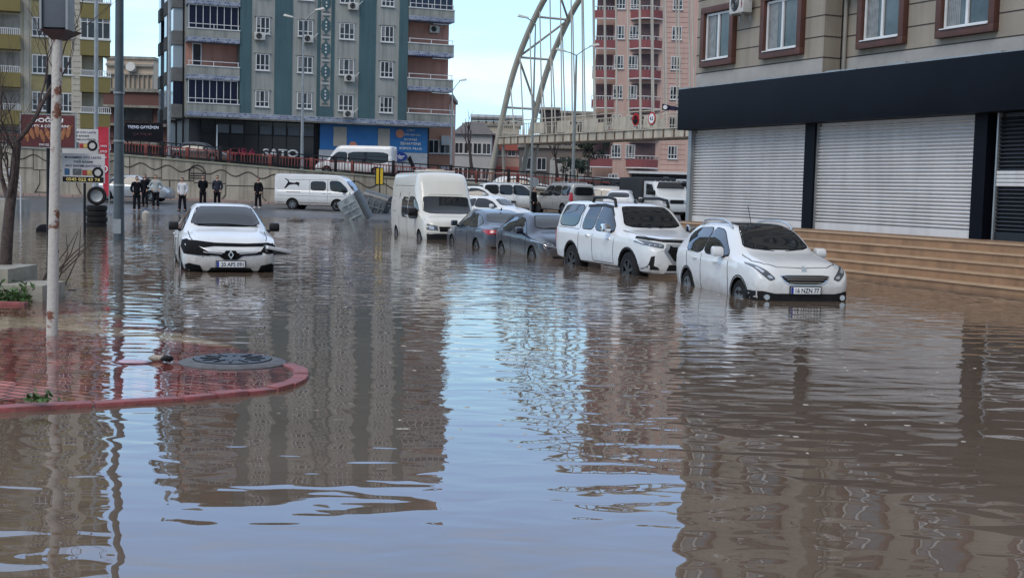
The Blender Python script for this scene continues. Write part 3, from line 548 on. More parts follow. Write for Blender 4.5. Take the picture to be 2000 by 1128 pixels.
MB().tube([(.98,-.5,1.08),(.9,.3,1.13)], .009, 5).build('wiper', M['plastic'], t)
# --- grey-blue saloon, tail towards the camera
ph = R(18)+pi; x, y, a = place_by(932, 37.4, -1.33, .88, ph)
t, B = vehicle('saloon_car', 'steel blue saloon seen from behind with red tail lights, beside the tall cream van', 'car', (x,y,-.40), a, sedan_st(2.33,.0), .90, [(-1.33,.31),(1.35,.31)], .32, M['steel'],
  [[(-1.42,1.08),(-1.0,1.28),(-.42,1.36),(-.42,.95),(-1.30,.96)], [(-.36,1.36),(.15,1.35),(.58,1.22),(.98,.93),(-.36,.94)]],
  [[(-.39,.94),(-.37,.28),(.78,.28),(.9,.6),(.95,.9)],[(-1.2,.94),(-1.15,.72),(-.9,.3)]], [(-.72,.82),(.3,.80)],
  [(-.62,1.06),(-.52,1.32),(.52,1.32),(.62,1.06)], [(-.60,1.12),(-.50,1.37),(.50,1.37),(.60,1.12)], wmir=(.72,.89,.99,M['steel']))
for sd in (1,-1):
    q = [(sd*a_, b_) for a_, b_ in ((.86,.90),(.80,.78),(.40,.80),(.36,.84),(.40,.90))]; o = B.decal(q if sd < 0 else q[::-1], 'rear', M['red'], 'tail_light', .012, .05)
    q = [(-2.30,.78),(-2.00,.84),(-2.02,.92),(-2.30,.91)]; B.decal(q, 'side+' if sd > 0 else 'side-', M['red'], 'tail_light', .012, .05)
    B.line([(sd*.44,.84),(sd*.74,.85)], 'rear', M['lamp'], 'tail_light_lens', .022, .02, o)
B.line([(-.62,.965),(.62,.965)], 'rear'); B.line([(-.8,.60),(.8,.60)], 'rear'); B.decal([(-.75,.32),(.75,.32),(.7,.44),(-.7,.44)], 'rear', M['plastic'], 'bumper_insert', .01, .06)
p = B.pt(0,.70,'rear'); plate(t, p.x-.02, 0, .70, '', False); MB().prism([(-.82,1.46),(-.95,1.45),(-.98,1.54)], -.012, .012).build('aerial', M['plastic'], t)
# --- broken-nosed white saloon on the left
ph = R(17); x, y, a = place_by(452, 24.0, 2.31, 0, ph)
t, B = vehicle('damaged_saloon_car', 'white saloon with a missing grille and a headlight hanging out, standing alone in the flood', 'car', (x,y,-.22), a, sedan_st(2.31,.0), .905, [(-1.40,.31),(1.32,.31)], .32, M['white'],
  [[(-1.45,1.08),(-1.0,1.28),(-.42,1.36),(-.42,.95),(-1.30,.96)], [(-.36,1.36),(.15,1.35),(.58,1.22),(.98,.93),(-.36,.94)]],
  [[(-.39,.94),(-.37,.28),(.78,.28),(.9,.6),(.95,.9)],[(-1.2,.94),(-1.15,.72),(-.9,.3)]], [(-.72,.82),(.3,.80)],
  [(-.68,1.05),(-.54,1.36),(-.46,1.41),(.46,1.41),(.54,1.36),(.68,1.05)], [(-.60,1.12),(-.50,1.37),(.50,1.37),(.60,1.12)], wmir=(.70,.89,1.0,M['plastic']))
B.decal([(-.80,.80),(-.62,.80),(-.3,.765),(.3,.755),(.72,.77),(.80,.74),(.72,.71),(.2,.70),(-.3,.705),(-.50,.68),(-.66,.73)], 'front', M['gap'], 'open_bonnet_gap', .010, .05)
B.decal([(-.86,.80),(-.78,.82),(-.62,.72),(-.40,.60),(-.38,.53),(-.62,.54),(-.84,.56),(-.88,.68)], 'front', M['gap'], 'empty_headlight_hole', .012, .05)
B.decal([(.64,.72),(.80,.76),(.86,.70),(.84,.58),(.66,.57),(.56,.62)], 'front', M['gap'], 'torn_headlight_hole', .012, .05)
for sd in (1,-1): B.line([(1.2,sd*.73),(1.75,sd*.72),(2.0,sd*.68)], 'top')
gr = B.decal([(-.55,.615),(-.12,.585),(-.09,.63),(.09,.63),(.12,.585),(.60,.615),(.58,.56),(.22,.53),(.12,.46),(-.12,.46),(-.22,.53),(-.55,.55)], 'front', M['gap'], 'grille', .014, .05)
for sd in (1,-1): B.line([(sd*.16,.565),(sd*.50,.595)], 'front', M['chrome'], 'grille_bar', .02, .022, gr)
p = B.pt(0,.55,'front'); e = MB(FM(p.x+.03,0,.555)); o4 = [(0,-.095),(.062,0),(0,.095),(-.062,0)]; i4 = [(0,-.035),(.022,0),(0,.035),(-.022,0)]
e._a([(x_,y_,0) for x_,y_ in o4]+[(x_,y_,0) for x_,y_ in i4]+[(x_*.85,y_*.85,.03) for x_,y_ in o4]+[(x_*1.4,y_*1.4,.03) for x_,y_ in i4], [(8+i,8+(i+1)%4,12+(i+1)%4,12+i) for i in range(4)]+[(i,(i+1)%4,8+(i+1)%4,8+i) for i in range(4)]+[(12+i,12+(i+1)%4,4+(i+1)%4,4+i) for i in range(4)]); e.build('emblem', M['chrome'], t)
plate(t, B.pt(0,.38,'front').x+.02, 0, .375, '20 APS 091')
B.decal([(-.44,.215),(.44,.215),(.36,.31),(-.36,.31)], 'front', M['gap'], 'lower_grille', .012, .06)
for sd in (1,-1): B.decal([(sd*a_,b_) for a_,b_ in ((.50,.23),(.80,.24),(.82,.36),(.76,.39),(.56,.35))][::sd], 'front', M['gap'], 'fog_recess', .012, .05)
hb = MB(Matrix.Translation((2.14,.70,.62)) @ Matrix.Rotation(R(-8),4,'X') @ Matrix.Rotation(R(25),4,'Z')); hb.prism([(-.12,-.05),(.08,-.10),(.12,-.02),(.05,.11),(-.12,.12)], -.10,.46)
hb.v = [v if (v-Vector((2.14,.70,.62))).length < .3 else Vector((v.x-.02, v.y, .60+(v.z-.60)*.35)) for v in hb.v]; o = hb.build('dangling_headlight', M['lampdark'], t, bevel=.02)
hb = MB(Matrix.Translation((2.18,.72,.69)) @ Matrix.Rotation(R(-12),4,'X') @ Matrix.Rotation(R(25),4,'Z')); hb.box(-.10,.10,-.08,.46,-.03,.03); hb.build('headlight_cover', M['white'], o, bevel=.012)
MB().tube([(2.2,-.70,.60),(2.26,-.62,.66),(2.25,-.55,.58),(2.30,-.5,.50)], .02, 6).build('loose_cable', M['plastic'], t, smooth=True)
MB().tube([(2.19,-.30,.74),(2.29,-.32,.62),(2.33,-.33,.56)], .006, 5).build('torn_strap', M['gap'], t)
MB().tube([(1.14,.62,1.05),(1.12,0,1.09),(1.10,-.55,1.08)], .010, 5).build('wiper', M['plastic'], t)
# --- tall cream van
def van_st(L2, H, nose=1):   # long-nose panel van, high roof
    S = [(-1.0,.40,.92,.62,.97,.80),(-.985,.32,.97,.63,.99,.84),(-.9,.28,.99,.64,1,.85),(-.2,.26,1,.64,1,.85),(.32,.26,1,.63,.995,.84),(.42,.26,1,.62,.95,.83),(.50,.26,1,.54,.84,.82),(.70,.26,.995,.45,.525,.84),(.80,.26,.98,.41,.455,.83),(.93,.26,.95,.36,.41,.80),(.98,.28,.90,.30,.355,.74),(1.0,.32,.82,.24,.29,.66)]
    return [(a*L2, b, c_, d_*H, e_*H, f_) for a, b, c_, d_, e_, f_ in S]
ph = R(17); x, y, a = place_by(890, 41.6, 2.75, 0, ph)
H = 2.60; st = van_st(2.75, H)
t, B = vehicle('tall_van', 'tall cream high roof van with roof beacon rack and a dark door window', 'van', (x-.05,y,-.40), a, st, .98, [(-1.75,.34),(1.95,.34)], .34, M['cream'],
  [[(.30,1.74),(1.10,1.75),(1.60,1.45),(1.78,1.06),(.30,1.04)]], [[(.24,1.9),(.14,1.2),(.12,.4)],[(-1.2,1.9),(-1.2,.4)],[(-2.7,2.12),(.9,2.12)],[(-2.7,1.22),(.2,1.22)],[(1.45,1.2),(1.42,.8),(1.5,.5)]], [(.32,1.1),(.02,1.1)],
  [(-.80,1.24),(-.76,1.62),(-.73,1.78),(.73,1.78),(.76,1.62),(.80,1.24)], None, wmir=None, crown=.12)
for sd in (1,-1):
    ax = 'side+' if sd > 0 else 'side-'
    B.decal(rnd([(-.75,1.74),(.17,1.74),(.17,1.04),(-.75,1.04)],1), ax, M['glass'] if sd > 0 else M['glass'], 'side_window', .006)
    B.decal([(-1.7,1.74),(-.8,1.74),(-.8,1.06),(-1.7,1.06)], ax, M['cream'], 'side_panel', .008)
    m_ = mirror_(t, Vector((1.62, sd*.98, 1.22)), M['plastic'], sd, 1.55)
    hl = [(sd*a_, b_) for a_, b_ in ((.50,.70),(.86,.72),(.90,.84),(.84,.90),(.52,.84))][::sd]
    o = B.decal(hl, 'front', M['lampdark'], 'headlight', .012, .06); B.decal(rnd([(sd*a_, b_) for a_, b_ in ((.62,.72),(.80,.735),(.82,.85),(.64,.83))][::sd],1), 'front', M['lamp'], 'headlight_lens', .02, .06, o)
    MB().tube([(2.0,sd*.15,1.29),(1.9,sd*.62,1.33)], .012, 5).build('wiper', M['plastic'], t)
B.decal([(-.44,.66),(.44,.66),(.47,.82),(-.47,.82)], 'front', M['gap'], 'grille', .012, .06); B.line([(-.44,.74),(.44,.74)], 'front', M['plastic'], 'grille_bar', .05, .02)
B.decal([(-.84,.36),(.84,.36),(.86,.58),(-.86,.58)], 'front', M['plastic'], 'bumper', .03, .06); B.line([(-.86,.62),(.86,.62)], 'front', M['cream'], 'bumper_trim', .04, .03)
rk = MB().box(-.3,.3,-.65,.65,2.60,2.66).box(-.25,.25,-.6,-.5,2.5,2.62).box(-.25,.25,.5,.6,2.5,2.62).build('roof_rack', M['cream'], t, bevel=.02)
MB().box(-.2,.2,-.3,.3,2.66,2.70).build('beacon_bar', mat('beacon_cream', (.55,.5,.38), .4), rk, bevel=.02)
B.line([(-.86,1.86),(.86,1.86)], 'front', M['cream'], 'roof_cap_seam', .04, .012)
# --- white panel van side-on with leaping cat graphic
def cab_st(L2, H):
    S = [(-1.0,.40,.92,.52,.93,.84),(-.985,.32,.97,.53,.98,.87),(-.92,.28,1,.54,1,.88),(0,.26,1,.54,1,.88),(.45,.26,1,.53,.985,.87),(.56,.26,1,.52,.93,.86),(.70,.26,1,.51,.76,.85),(.83,.26,.99,.49,.56,.85),(.90,.26,.97,.42,.48,.84),(.97,.28,.93,.32,.39,.80),(1.0,.32,.86,.25,.33,.74)]
    return [(a*L2, b, c_, d_*H, e_*H, f_) for a, b, c_, d_, e_, f_ in S]
H = 2.02; Y = 72.5; X = at(628, 359, Y).x
t, B = vehicle('panel_van', 'white panel van with a leaping black cat on its side parked before the retaining wall', 'van', (X,Y,gz(X,Y)-.02), R(-9), cab_st(2.5, H), .87, [(-1.42,.32),(1.18,.32)], .33, M['white'],
  [[(-.35,1.62),(.50,1.62),(.50,1.13),(-.35,1.13)], [(.74,1.66),(1.28,1.66),(1.72,1.28),(1.78,1.03),(.80,1.12)]], [[(.62,1.75),(.62,.4)],[(-.42,1.72),(-.42,.92)],[(-2.3,.80),(2.2,.80)],[(1.85,1.0),(1.75,.6)]], [(.72,1.0),(.40,.98)],
  [(-.70,1.13),(-.58,1.68),(.58,1.68),(.70,1.13)], [(-.6,1.2),(-.55,1.75),(.55,1.75),(.6,1.2)], spokes=6, wmir=(1.55,.86,1.12,M['plastic']))
B.line([(-1.8,1.0),(-.95,1.0)], 'side-', w=.04); B.line([(-2.3,.42),(-1.9,.42)], 'side-', w=.03); B.line([(-1.0,.42),(.75,.42)], 'side-', w=.03); B.line([(-1.75,1.68),(2.0-.8,1.74)], 'side-')
B.decal([(-1.93,1.22),(-1.84,1.31),(-1.75,1.46),(-1.69,1.56),(-1.75,1.66),(-1.84,1.70),(-1.90,1.76),(-1.80,1.74),(-1.68,1.68),(-1.60,1.55),(-1.45,1.53),(-1.30,1.52),(-1.20,1.57),(-1.06,1.55),(-1.00,1.47),(-1.06,1.42),(-1.02,1.33),(-1.12,1.37),(-1.18,1.42),(-1.33,1.44),(-1.48,1.42),(-1.60,1.40),(-1.70,1.33),(-1.80,1.22)], 'side-', M['ink'], 'cat_graphic', .008, .1)
for sd in (1,-1): o = B.decal([(sd*a_, b_) for a_, b_ in ((.48,.76),(.82,.78),(.82,.90),(.48,.88))][::sd], 'front', M['lampdark'], 'headlight', .012, .06); B.decal([(a_, b_) for a_, b_ in ((2.02,.77),(2.40,.74),(2.40,.86),(2.10,.88))], 'side+' if sd > 0 else 'side-', M['lampdark'], 'headlight', .012, .06)
B.decal([(-.8,.36),(.8,.36),(.8,.62),(-.8,.62)], 'front', M['white'], 'bumper', .04, .08)
# --- silver saloon far left before the wall
Y = 73; X = at(262, 352, Y).x
t, B = vehicle('saloon_car', 'silver saloon parked side-on behind the grey pole at far left', 'car', (X,Y,gz(X,Y)+.08), R(-4), sedan_st(2.2,.0), .86, [(-1.30,.31),(1.28,.31)], .31, M['silver'],
  [[(-1.42,1.08),(-1.0,1.28),(-.42,1.36),(-.42,.95),(-1.30,.96)], [(-.36,1.36),(.15,1.35),(.58,1.22),(.98,.93),(-.36,.94)]],
  [[(-.39,.94),(-.37,.28),(.78,.28),(.9,.6),(.95,.9)]], [(-.72,.82),(.3,.80)], [(-.60,1.06),(-.50,1.34),(.50,1.34),(.60,1.06)], [(-.60,1.12),(-.50,1.37),(.50,1.37),(.60,1.12)], wmir=(.70,.85,1.0,M['silver']))
# --- rear view cars on the right behind the row
Y = 78; X = at(1103, 371, Y).x
def mpv(name, label, px, Y, rz, m, L2=2.2, H=1.8, W2=.9, dz=0, rear=True, win=None):
    X = at(px, 369, Y).x
    t, B = vehicle(name, label, 'car', (X,Y,gz(X,Y)+dz), rz, mpv_st(L2, H), W2, [(-L2*.62,.31),(L2*.60,.31)], .32, m,
      [[(-2.0,1.60),(-1.2,1.62),(-1.2,1.08),(-2.0,1.10)], [(-1.12,1.62),(-.35,1.62),(-.35,1.06),(-1.12,1.08)], [(-.28,1.62),(.3,1.60),(.85,1.22),(.95,1.04),(-.28,1.06)]],
      [[(-1.16,1.7),(-1.16,.35)],[(-.32,1.68),(-.30,.3),(1.0,.3),(1.02,1.0)],[(-2.0,.95),(-1.2,.95)]], [(-.95,.98),(-.1,.96)], [(-.66,1.18),(-.58,1.60),(.58,1.60),(.66,1.18)], [(-.66,1.10),(-.62,1.58),(.62,1.58),(.66,1.10)], wmir=(.75,W2,1.1,M['plastic']), crown=.05)
    for sd in (1,-1):
        B.decal([(sd*a_, b_) for a_, b_ in ((.70,.75),(.86,.75),(.84,1.25),(.74,1.25))][::sd], 'rear', M['red'], 'tail_light', .012, .06)
        B.decal([(-2.19,.80),(-2.02,.80),(-2.04,1.22),(-2.16,1.22)], 'side+' if sd > 0 else 'side-', M['red'], 'tail_light', .012, .06)
        MB().tube([(-1.6,sd*.62,H-.03),(-1.4,sd*.63,H+.04),(.0,sd*.63,H+.04),(.2,sd*.62,H-.05)], .022, 6).build('roof_rail', m, t, smooth=True)
    B.line([(-.8,.55),(.8,.55)], 'rear'); B.line([(-.42,.80),(.42,.80)], 'rear', M['chrome'], 'tailgate_trim', .04, .01)
    B.decal([(-.84,.34),(.84,.34),(.84,.44),(-.84,.44)], 'rear', M['plastic'], 'bumper_insert', .02, .1)
    p = B.pt(0,.70,'rear'); plate(t, p.x-.02, 0, .68, '', False)
    return t, B
mpv('people_carrier', 'silver-beige people carrier with a big black rear window, right of the dark figure', 1100, 75, R(120), M['greige'], dz=.0)
mpv('people_carrier', 'white people carrier turned left to right with lit orange tail lamp', 1006, 76.5, R(14), M['white'], 2.1, 1.72, dz=.0)
def far_sedan(label, px, Y, rz, m, dz=0, st=None, L2=2.2):
    X = at(px, 369, Y).x
    t, B = vehicle('saloon_car', label, 'car', (X,Y,gz(X,Y)+dz), rz, st or sedan_st(L2), .88, [(-1.30,.31),(1.28,.31)], .31, m,
      [[(-1.42,1.08),(-1.0,1.28),(-.42,1.36),(-.42,.95),(-1.30,.96)], [(-.36,1.36),(.15,1.35),(.58,1.22),(.98,.93),(-.36,.94)]],
      [[(-.39,.94),(-.37,.28),(.78,.28),(.9,.6),(.95,.9)]], [(-.72,.82),(.3,.80)], [(-.60,1.06),(-.50,1.34),(.50,1.34),(.60,1.06)], [(-.60,1.10),(-.50,1.35),(.50,1.35),(.60,1.10)], wmir=(.70,.87,1.0,m))
    for sd in (1,-1):
        B.decal([(sd*a_, b_) for a_, b_ in ((.45,.70),(.80,.72),(.80,.86),(.45,.84))][::sd], 'rear', M['red'], 'tail_light', .012, .08)
        B.decal([(sd*a_, b_) for a_, b_ in ((.5,.60),(.80,.64),(.80,.74),(.5,.70))][::sd], 'front', M['lamp'], 'headlight', .012, .08)
    B.decal([(-.4,.56),(.4,.56),(.4,.68),(-.4,.68)], 'front', M['plastic'], 'grille', .012, .1)
    return t, B
far_sedan('white saloon with sloping tail behind the tall van', 936, 76, R(-20), M['white'], .0)
far_sedan('white saloon with dark windows close behind the grey-blue saloon', 958, 63, R(-32), M['white'], -.1)
far_sedan('white saloon on the ramp road behind the black railing', 1022, 92, R(-8), M['white'], .62, hatch_st(2.2,1.5))
far_sedan('white hatchback seen from behind above the pickup bed', 1215, 70, R(80), M['white'], .12, hatch_st(2.1,1.5))
far_sedan('pale grey saloon half hidden between the people carrier and the hatchback', 1170, 77.5, R(160), M['greige'], .1, hatch_st(2.2,1.62))
X = at(388, 345, 92).x; far_sedan('dark saloon on the raised ramp road behind the red railing', 388, 92, R(-5), M['dark'], rz_(X)-.15-gz(X,92))
# minibus on the ramp
Y = 95; X = at(695, 345, Y).x; H = 2.25
t, B = vehicle('minibus', 'white minibus with blacked out side windows on the ramp road', 'minibus', (X,Y,rz_(X)-.15), R(172), van_st(2.9, H), .98, [(-1.75,.34),(1.95,.34)], .34, M['white'],
  [[(.45,1.70),(1.15,1.72),(1.65,1.30),(1.78,.98),(.45,1.0)], [(-2.6,1.74),(.30,1.74),(.30,.98),(-2.6,.98)]], [[(.36,1.9),(.36,.4)]], [(.5,1.0)], [(-.76,1.10),(-.70,1.62),(.70,1.62),(.76,1.10)], None, wmir=(1.45,.97,1.3,M['plastic']), crown=.1)
for sd in (1,-1): B.decal([(sd*a_, b_) for a_, b_ in ((.5,.62),(.86,.64),(.84,.78),(.52,.74))][::sd], 'front', M['lampdark'], 'headlight', .012, .08)
# light truck at the right, facing the camera
Y = 71; X = at(1290, 376, Y).x
t = thing('light_truck', 'white light truck with a dark canvas body beside the corner pillar', 'truck', (X,Y,gz(X,Y)), R(-75))
b = MB(); b.prism([(-.2,.5),(2.4,.5),(2.45,.9),(2.35,1.25),(1.75,1.42),(1.15,2.1),(-.2,2.15)], -.92, .92); cabo = b.build('cab', M['white'], t, bevel=.06)
MB(Matrix.Translation((1.46,0,1.78)) @ Matrix.Rotation(R(41.5),4,'Y')).box(-.03,.012,-.80,.80,-.40,.40).build('windscreen', M['glass'], cabo, bevel=.02)
for sd in (1,-1):
    MB().prism([(.2,1.4),(1.55,1.38),(1.08,1.95),(.2,2.0)], sd*.915 if sd > 0 else -.93, .93 if sd > 0 else -.915).build('side_window', M['glass'], cabo)
    MB().box(2.33,2.47,sd*.62-.2,sd*.62+.2,.95,1.15).build('headlight', M['lamp'], cabo, bevel=.03); wheel(t, 1.6, sd, .36, .36, .93)
    wheel(t, -2.2, sd, .36, .36, .93); mirror_(t, Vector((1.5,sd*.93,1.5)), M['plastic'], sd, 1.3)
MB().box(2.41,2.47,-.38,.38,.95,1.15).build('grille', M['plastic'], cabo, bevel=.01); MB().box(-4,2.2,-.5,.5,.35,.6).build('chassis', M['blackmetal'], t)
MB().box(-3.9,-.3,-1.05,1.05,.85,2.35).build('canvas_body', mat('canvas_dark', (.02,.022,.026), .6, var=.4), t, bevel=.08)
for i in range(6): MB().box(1.05,1.12,-.75+.3*i-.03,-.75+.3*i+.03,2.12,2.17).build('roof_lamp', M['lamp'], cabo)
# long black roofed stall / coach behind
Y = 100; X0 = at(1128, 372, Y).x; X1 = at(1350, 378, Y).x; z = gz(X0, Y)
t = thing('parked_coach', 'long black coach with a pale roof edge behind the parked cars', 'bus', ((X0+X1)/2, Y, z)); Lh = (X1-X0)/2
MB().box(-Lh,Lh,-1.2,1.2,.35,2.05).build('body', M['dark'], t, bevel=.12); MB().box(-Lh+.1,Lh-.1,-1.22,1.22,2.05,2.22).build('roof', M['cwhite'], t, bevel=.06)
for k in range(7): MB().box(-Lh+.4+k*Lh*2/7.2,-Lh+.1+(k+.9)*Lh*2/7.2,-1.215,-1.19,1.2,1.85).build('side_window', M['glass'], t, bevel=.02)
for wx in (-Lh*.7, Lh*.6):
    for sd in (1,-1): wheel(t, wx, sd, .42, .45, 1.2)
# ---------------------------------------------------------------- buildings
def winunit(w, h, cols=3, frame=.07, low=.32, m=None, curtain=True, pm=None, parent=None):
    """white casement: outer frame, mullions, low transom; panes a sub-part"""
    b = MB(); b.box(-w/2,w/2,-.06,0,0,frame).box(-w/2,w/2,-.06,0,h-frame,h).box(-w/2,-w/2+frame,-.06,0,frame,h-frame).box(w/2-frame,w/2,-.06,0,frame,h-frame)
    for i in range(1, cols): x = -w/2+w*i/cols; b.box(x-frame*.5,x+frame*.5,-.055,0,frame,h-frame)
    if low: b.box(-w/2+frame,w/2-frame,-.058,0,h*low-frame*.4,h*low+frame*.4)
    b.box(-w/2-.07,w/2+.07,-.14,0,-.06,-.002)
    o = b.build('window', m or M['wframe'], parent); MB().box(-w/2+.02,w/2-.02,-.02,.02,.02,h-.02).build('pane', pm or M['pane'], o)
    if curtain: 
        for i in range(cols):
            if i != cols//2: x0 = -w/2+w*i/cols+frame; MB().box(x0, x0+w/cols-frame*1.6, -.024, -.0205, h*(low or 0)+frame, h-frame*1.2).build('curtain', M['curtain'], o)
    return o
WPROTO = {}; WR = random.Random(31)
def putwin(parent, x, y, z, key, *a, rz=0, **k):
    if key not in WPROTO: o = winunit(*a, parent=parent, **k); WPROTO[key] = o
    else:
        o = copy_tree(WPROTO[key], parent)
        for ch in list(o.children):
            if ch.name.startswith('curtain'):
                q = WR.random()
                if q < .3: bpy.data.objects.remove(ch)
                elif q < .55: ch.scale.z = WR.uniform(.35,.8); ch.location.z = (1-ch.scale.z)*1.22
    o.location = (x, y, z); o.rotation_euler = (0,0,rz); return o
# ---- teal and grey block ----
wallg = mat('render_grey', (.31,.325,.305), .85, var=.12, vscale=.35, streak=.30); teal = mat('render_teal', (.058,.118,.135), .85, var=.2, vscale=.3, streak=.2)
parag = mat('parapet_grey', (.30,.31,.285), .85, var=.2, vscale=.5, streak=.4); pinkw = mat('render_pink', (.42,.22,.17), .85, var=.15, vscale=.4, streak=.2)
tileb = brickmat('blue_tile_band', (.30,.34,.42), (.06,.09,.20), (.35,.37,.40), .22, .17, .02, .5, .2, .5, swap=('X','Z','Y')); darkgl = mat('tinted_glazing', (.008,.012,.035), .08, spec=.6)
CX, CY = at(366, 240, 101.5).x, 101.5
tb = thing('apartment_block', 'tall apartment block with teal and grey stripes above a dark ground floor shop', 'building', (CX, CY, 0), R(21))
LB, HB, z0, sh, NF = 22.0, 29.6, 6.8, 2.9, 8
NF = 6; ztop = z0+sh*NF
def fx(px):
    t_ = (px-3.5-1000)/F; c_, s_ = cos(R(21)), sin(R(21)); return (t_*CY-CX)/(c_-t_*s_)
E = [fx(p) for p in (466,488,533,567,615,648,650,696,728,773,790,872)]
b = MB(); b.box(4.6,17.8,0,16,z0,ztop).box(0,4.6,1.4,16,z0,ztop).box(17.8,LB-1.5,1.4,16,z0,ztop); b.build('wall', wallg, tb)
MB().box(.3,LB-1.6,1.6,16,0,z0).build('ground_floor', mat('dark_cladding', (.02,.022,.027), .5, var=.3), tb)
b = MB()
for i, j in ((0,1),(2,3),(4,5),(7,8),(9,10)): b.box(E[i],E[j]-.0,-.05,.02,z0+.36,ztop)
b.build('teal_stripe', teal, tb)
b = MB()   # carved and painted medallion pier
pc = (E[4]+E[5])/2
b.box(pc-.42,pc+.42,-.075,-.045,z0+1.2,ztop); b.build('medallion_panel', mat('medallion_ground', (.30,.29,.27), .8, var=.2), tb)
b = MB(); wb_ = MB()
zz = z0+1.3
while zz < ztop-1.9:
    h_ = 1.72; b.prism([(pc,zz+.12),(pc+.16,zz+.38),(pc+.36,zz+.55),(pc+.36,zz+h_-.55),(pc+.16,zz+h_-.38),(pc,zz+h_-.12),(pc-.16,zz+h_-.38),(pc-.36,zz+h_-.55),(pc-.36,zz+.55),(pc-.16,zz+.38)], -.10, -.07)
    b.box(pc-.25,pc+.25,-.095,-.07,zz+.06,zz+.16); b.box(pc-.25,pc+.25,-.095,-.07,zz+h_-.16,zz+h_-.06); b.box(pc-.46,pc+.46,-.09,-.07,zz+h_/2-.03,zz+h_/2+.03)
    for dz in (-.28,0,.28): wb_.box(pc-.06,pc+.06,-.115,-.1,zz+h_/2+dz-.07,zz+h_/2+dz+.07)
    wb_.box(pc-.40,pc+.40,-.095,-.074,zz+h_+.03,zz+h_+.08); zz += h_+.13
b.build('medallion', teal, tb); wb_.build('medallion_detail', M['wframe'], tb)
MB().box(0,LB,-.10,1.4,z0-.02,z0+.36).build('tile_band', tileb, tb); MB().box(0,LB-1.5,-.05,1.38,z0-.12,z0-.022).build('soffit', M['concrete'], tb)
colx = [fx(510), fx(592), fx(672), fx(750)]
for k in range(NF):
    for i, x_ in enumerate(colx): 
        o = putwin(tb, x_, -.002, z0+.93+k*sh, 'A%d' % (i in (1,2)), 1.24 if i in (1,2) else 1.1, 1.32)
        MB().box(-.68,.68,-.10,0,1.34,1.39).build('lintel', M['concrete'], o) if len(o.children) < 4 else 0
def balcony(x0, x1, zf, glazed, side, k):
    fr_ = -.12; m_ = MB().box(x0,x1,fr_,fr_+.14,zf+.37,zf+.98).box(x0,x0+.14,fr_+.14,1.4,zf+.37,zf+.98).box(x1-.14,x1,fr_+.14,1.4,zf+.37,zf+.98); o = m_.build('balcony', parag, tb)
    MB().box(x0,x1,fr_-.02,1.4,zf,zf+.365).build('tile_band', tileb, o); MB().box(x0-.03,x1+.03,fr_-.05,fr_+.16,zf+.98,zf+1.06).build('coping', M['wframe'], o)
    r_ = MB(); r_.box(x0+.05,x1-.05,fr_,fr_+.05,zf+1.36,zf+1.41)
    for i in range(3): xx = x0+.1+(x1-x0-.25)*i/2; r_.box(xx,xx+.05,fr_+.002,fr_+.048,zf+1.06,zf+1.36)
    r_.build('railing', M['wframe'], o)
    if glazed:
        MB().box(x0+.12,x1-.12,.10,.13,zf+1.06,zf+2.88).build('glazing', darkgl, o); g_ = MB()
        n = 7
        for i in range(n+1): xx = x0+.1+(x1-x0-.25)*i/n; g_.box(xx,xx+.05,.06,.10,zf+1.06,zf+2.88)
        g_.box(x0+.1,x1-.1,.05,.10,zf+2.82,zf+2.9); g_.build('glazing_bars', M['wframe'], o)
        gs = MB().box(x0+.12 if side < 0 else x1-.15, x0+.15 if side < 0 else x1-.12, .14,1.38,zf+1.06,zf+2.88).build('side_glazing', mat('pale_glazing', (.30,.36,.42), .1), o)
    else:
        MB().box(x0+.02,x1-.02,1.30,1.398,zf+.99,zf+2.88).build('recess_wall', pinkw, o)
        if side < 0: d_ = winunit(.75,1.9,1,.08,0,curtain=False,parent=o); d_.location = (x0+.9,1.3,zf+.99); d_.name = 'balcony_door'
    return o
for k in range(NF):
    if k > 0 or True:
        balcony(-.05, E[0]-.02, z0+k*sh, k%2 == 0, -1, k); balcony(E[10]+.02, E[11]+(.3 if k else .5), z0+k*sh, k in (3,4,6), 1, k)
# left return face with stacked bays
for k in range(NF):
    for yy in (3.2, 8.2, 13.0):
        bb = MB().box(-.95,0,yy-1.0,yy+1.0,z0+k*sh-.1,z0+k*sh+.98).build('bay', mat('bay_grey', (.15,.155,.155), .85, var=.2), tb)
        MB().box(-.88,0,yy-.9,yy+.9,z0+k*sh+.98,z0+k*sh+2.78).build('bay_glazing', mat('pale_glazing', (.30,.36,.42), .1) if (k+int(yy))%3 else darkgl, bb)
    for yy in (5.6, 10.6): putwin(tb, -.002, yy, z0+.93+k*sh, 'S', 1.1, 1.32, rz=-pi/2)
for yy in (1.9, 6.8, 11.9): MB().cyl((-.12,yy,1),(-.12,yy,ztop),.07).build('downpipe', M['blackmetal'], tb)
MB().box(-.4,LB-1.2,-.5,16.3,ztop,ztop+.3).build('roof_slab', parag, tb)
# ground floor: dark shop front, white and red letters, advertising hoarding
sg = MB().box(1.2,fx(618),1.25,1.58,1.6,6.6).build('shop_front', mat('shop_glass', (.012,.014,.018), .12), tb)
b = MB()
for i in range(9): xx = 1.2+(fx(618)-1.2)*i/8; b.box(xx-.03,xx+.03,1.2,1.25,1.6,6.6)
b.box(1.2,fx(618),1.205,1.248,5.5,5.56); b.box(1.2,fx(618),1.205,1.248,3.2,3.26); b.build('glazing_bars', M['blackmetal'], sg)
b = MB(); rn = random.Random(5)
for i in (1,2,4,5,6,7): xx = 1.3+(fx(618)-1.2)*i/8; MB().box(xx,xx+.95,1.10,1.19,5.6,6.35-.1*rn.random()).build('interior_panel', mat('interior_panel', (.09,.10,.11), .6), sg)
MB().box(2.4,2.48,1.0,1.2,3.2,6.2).build('light_tube', mat('tube_white', (.7,.75,.78), .4), sg)
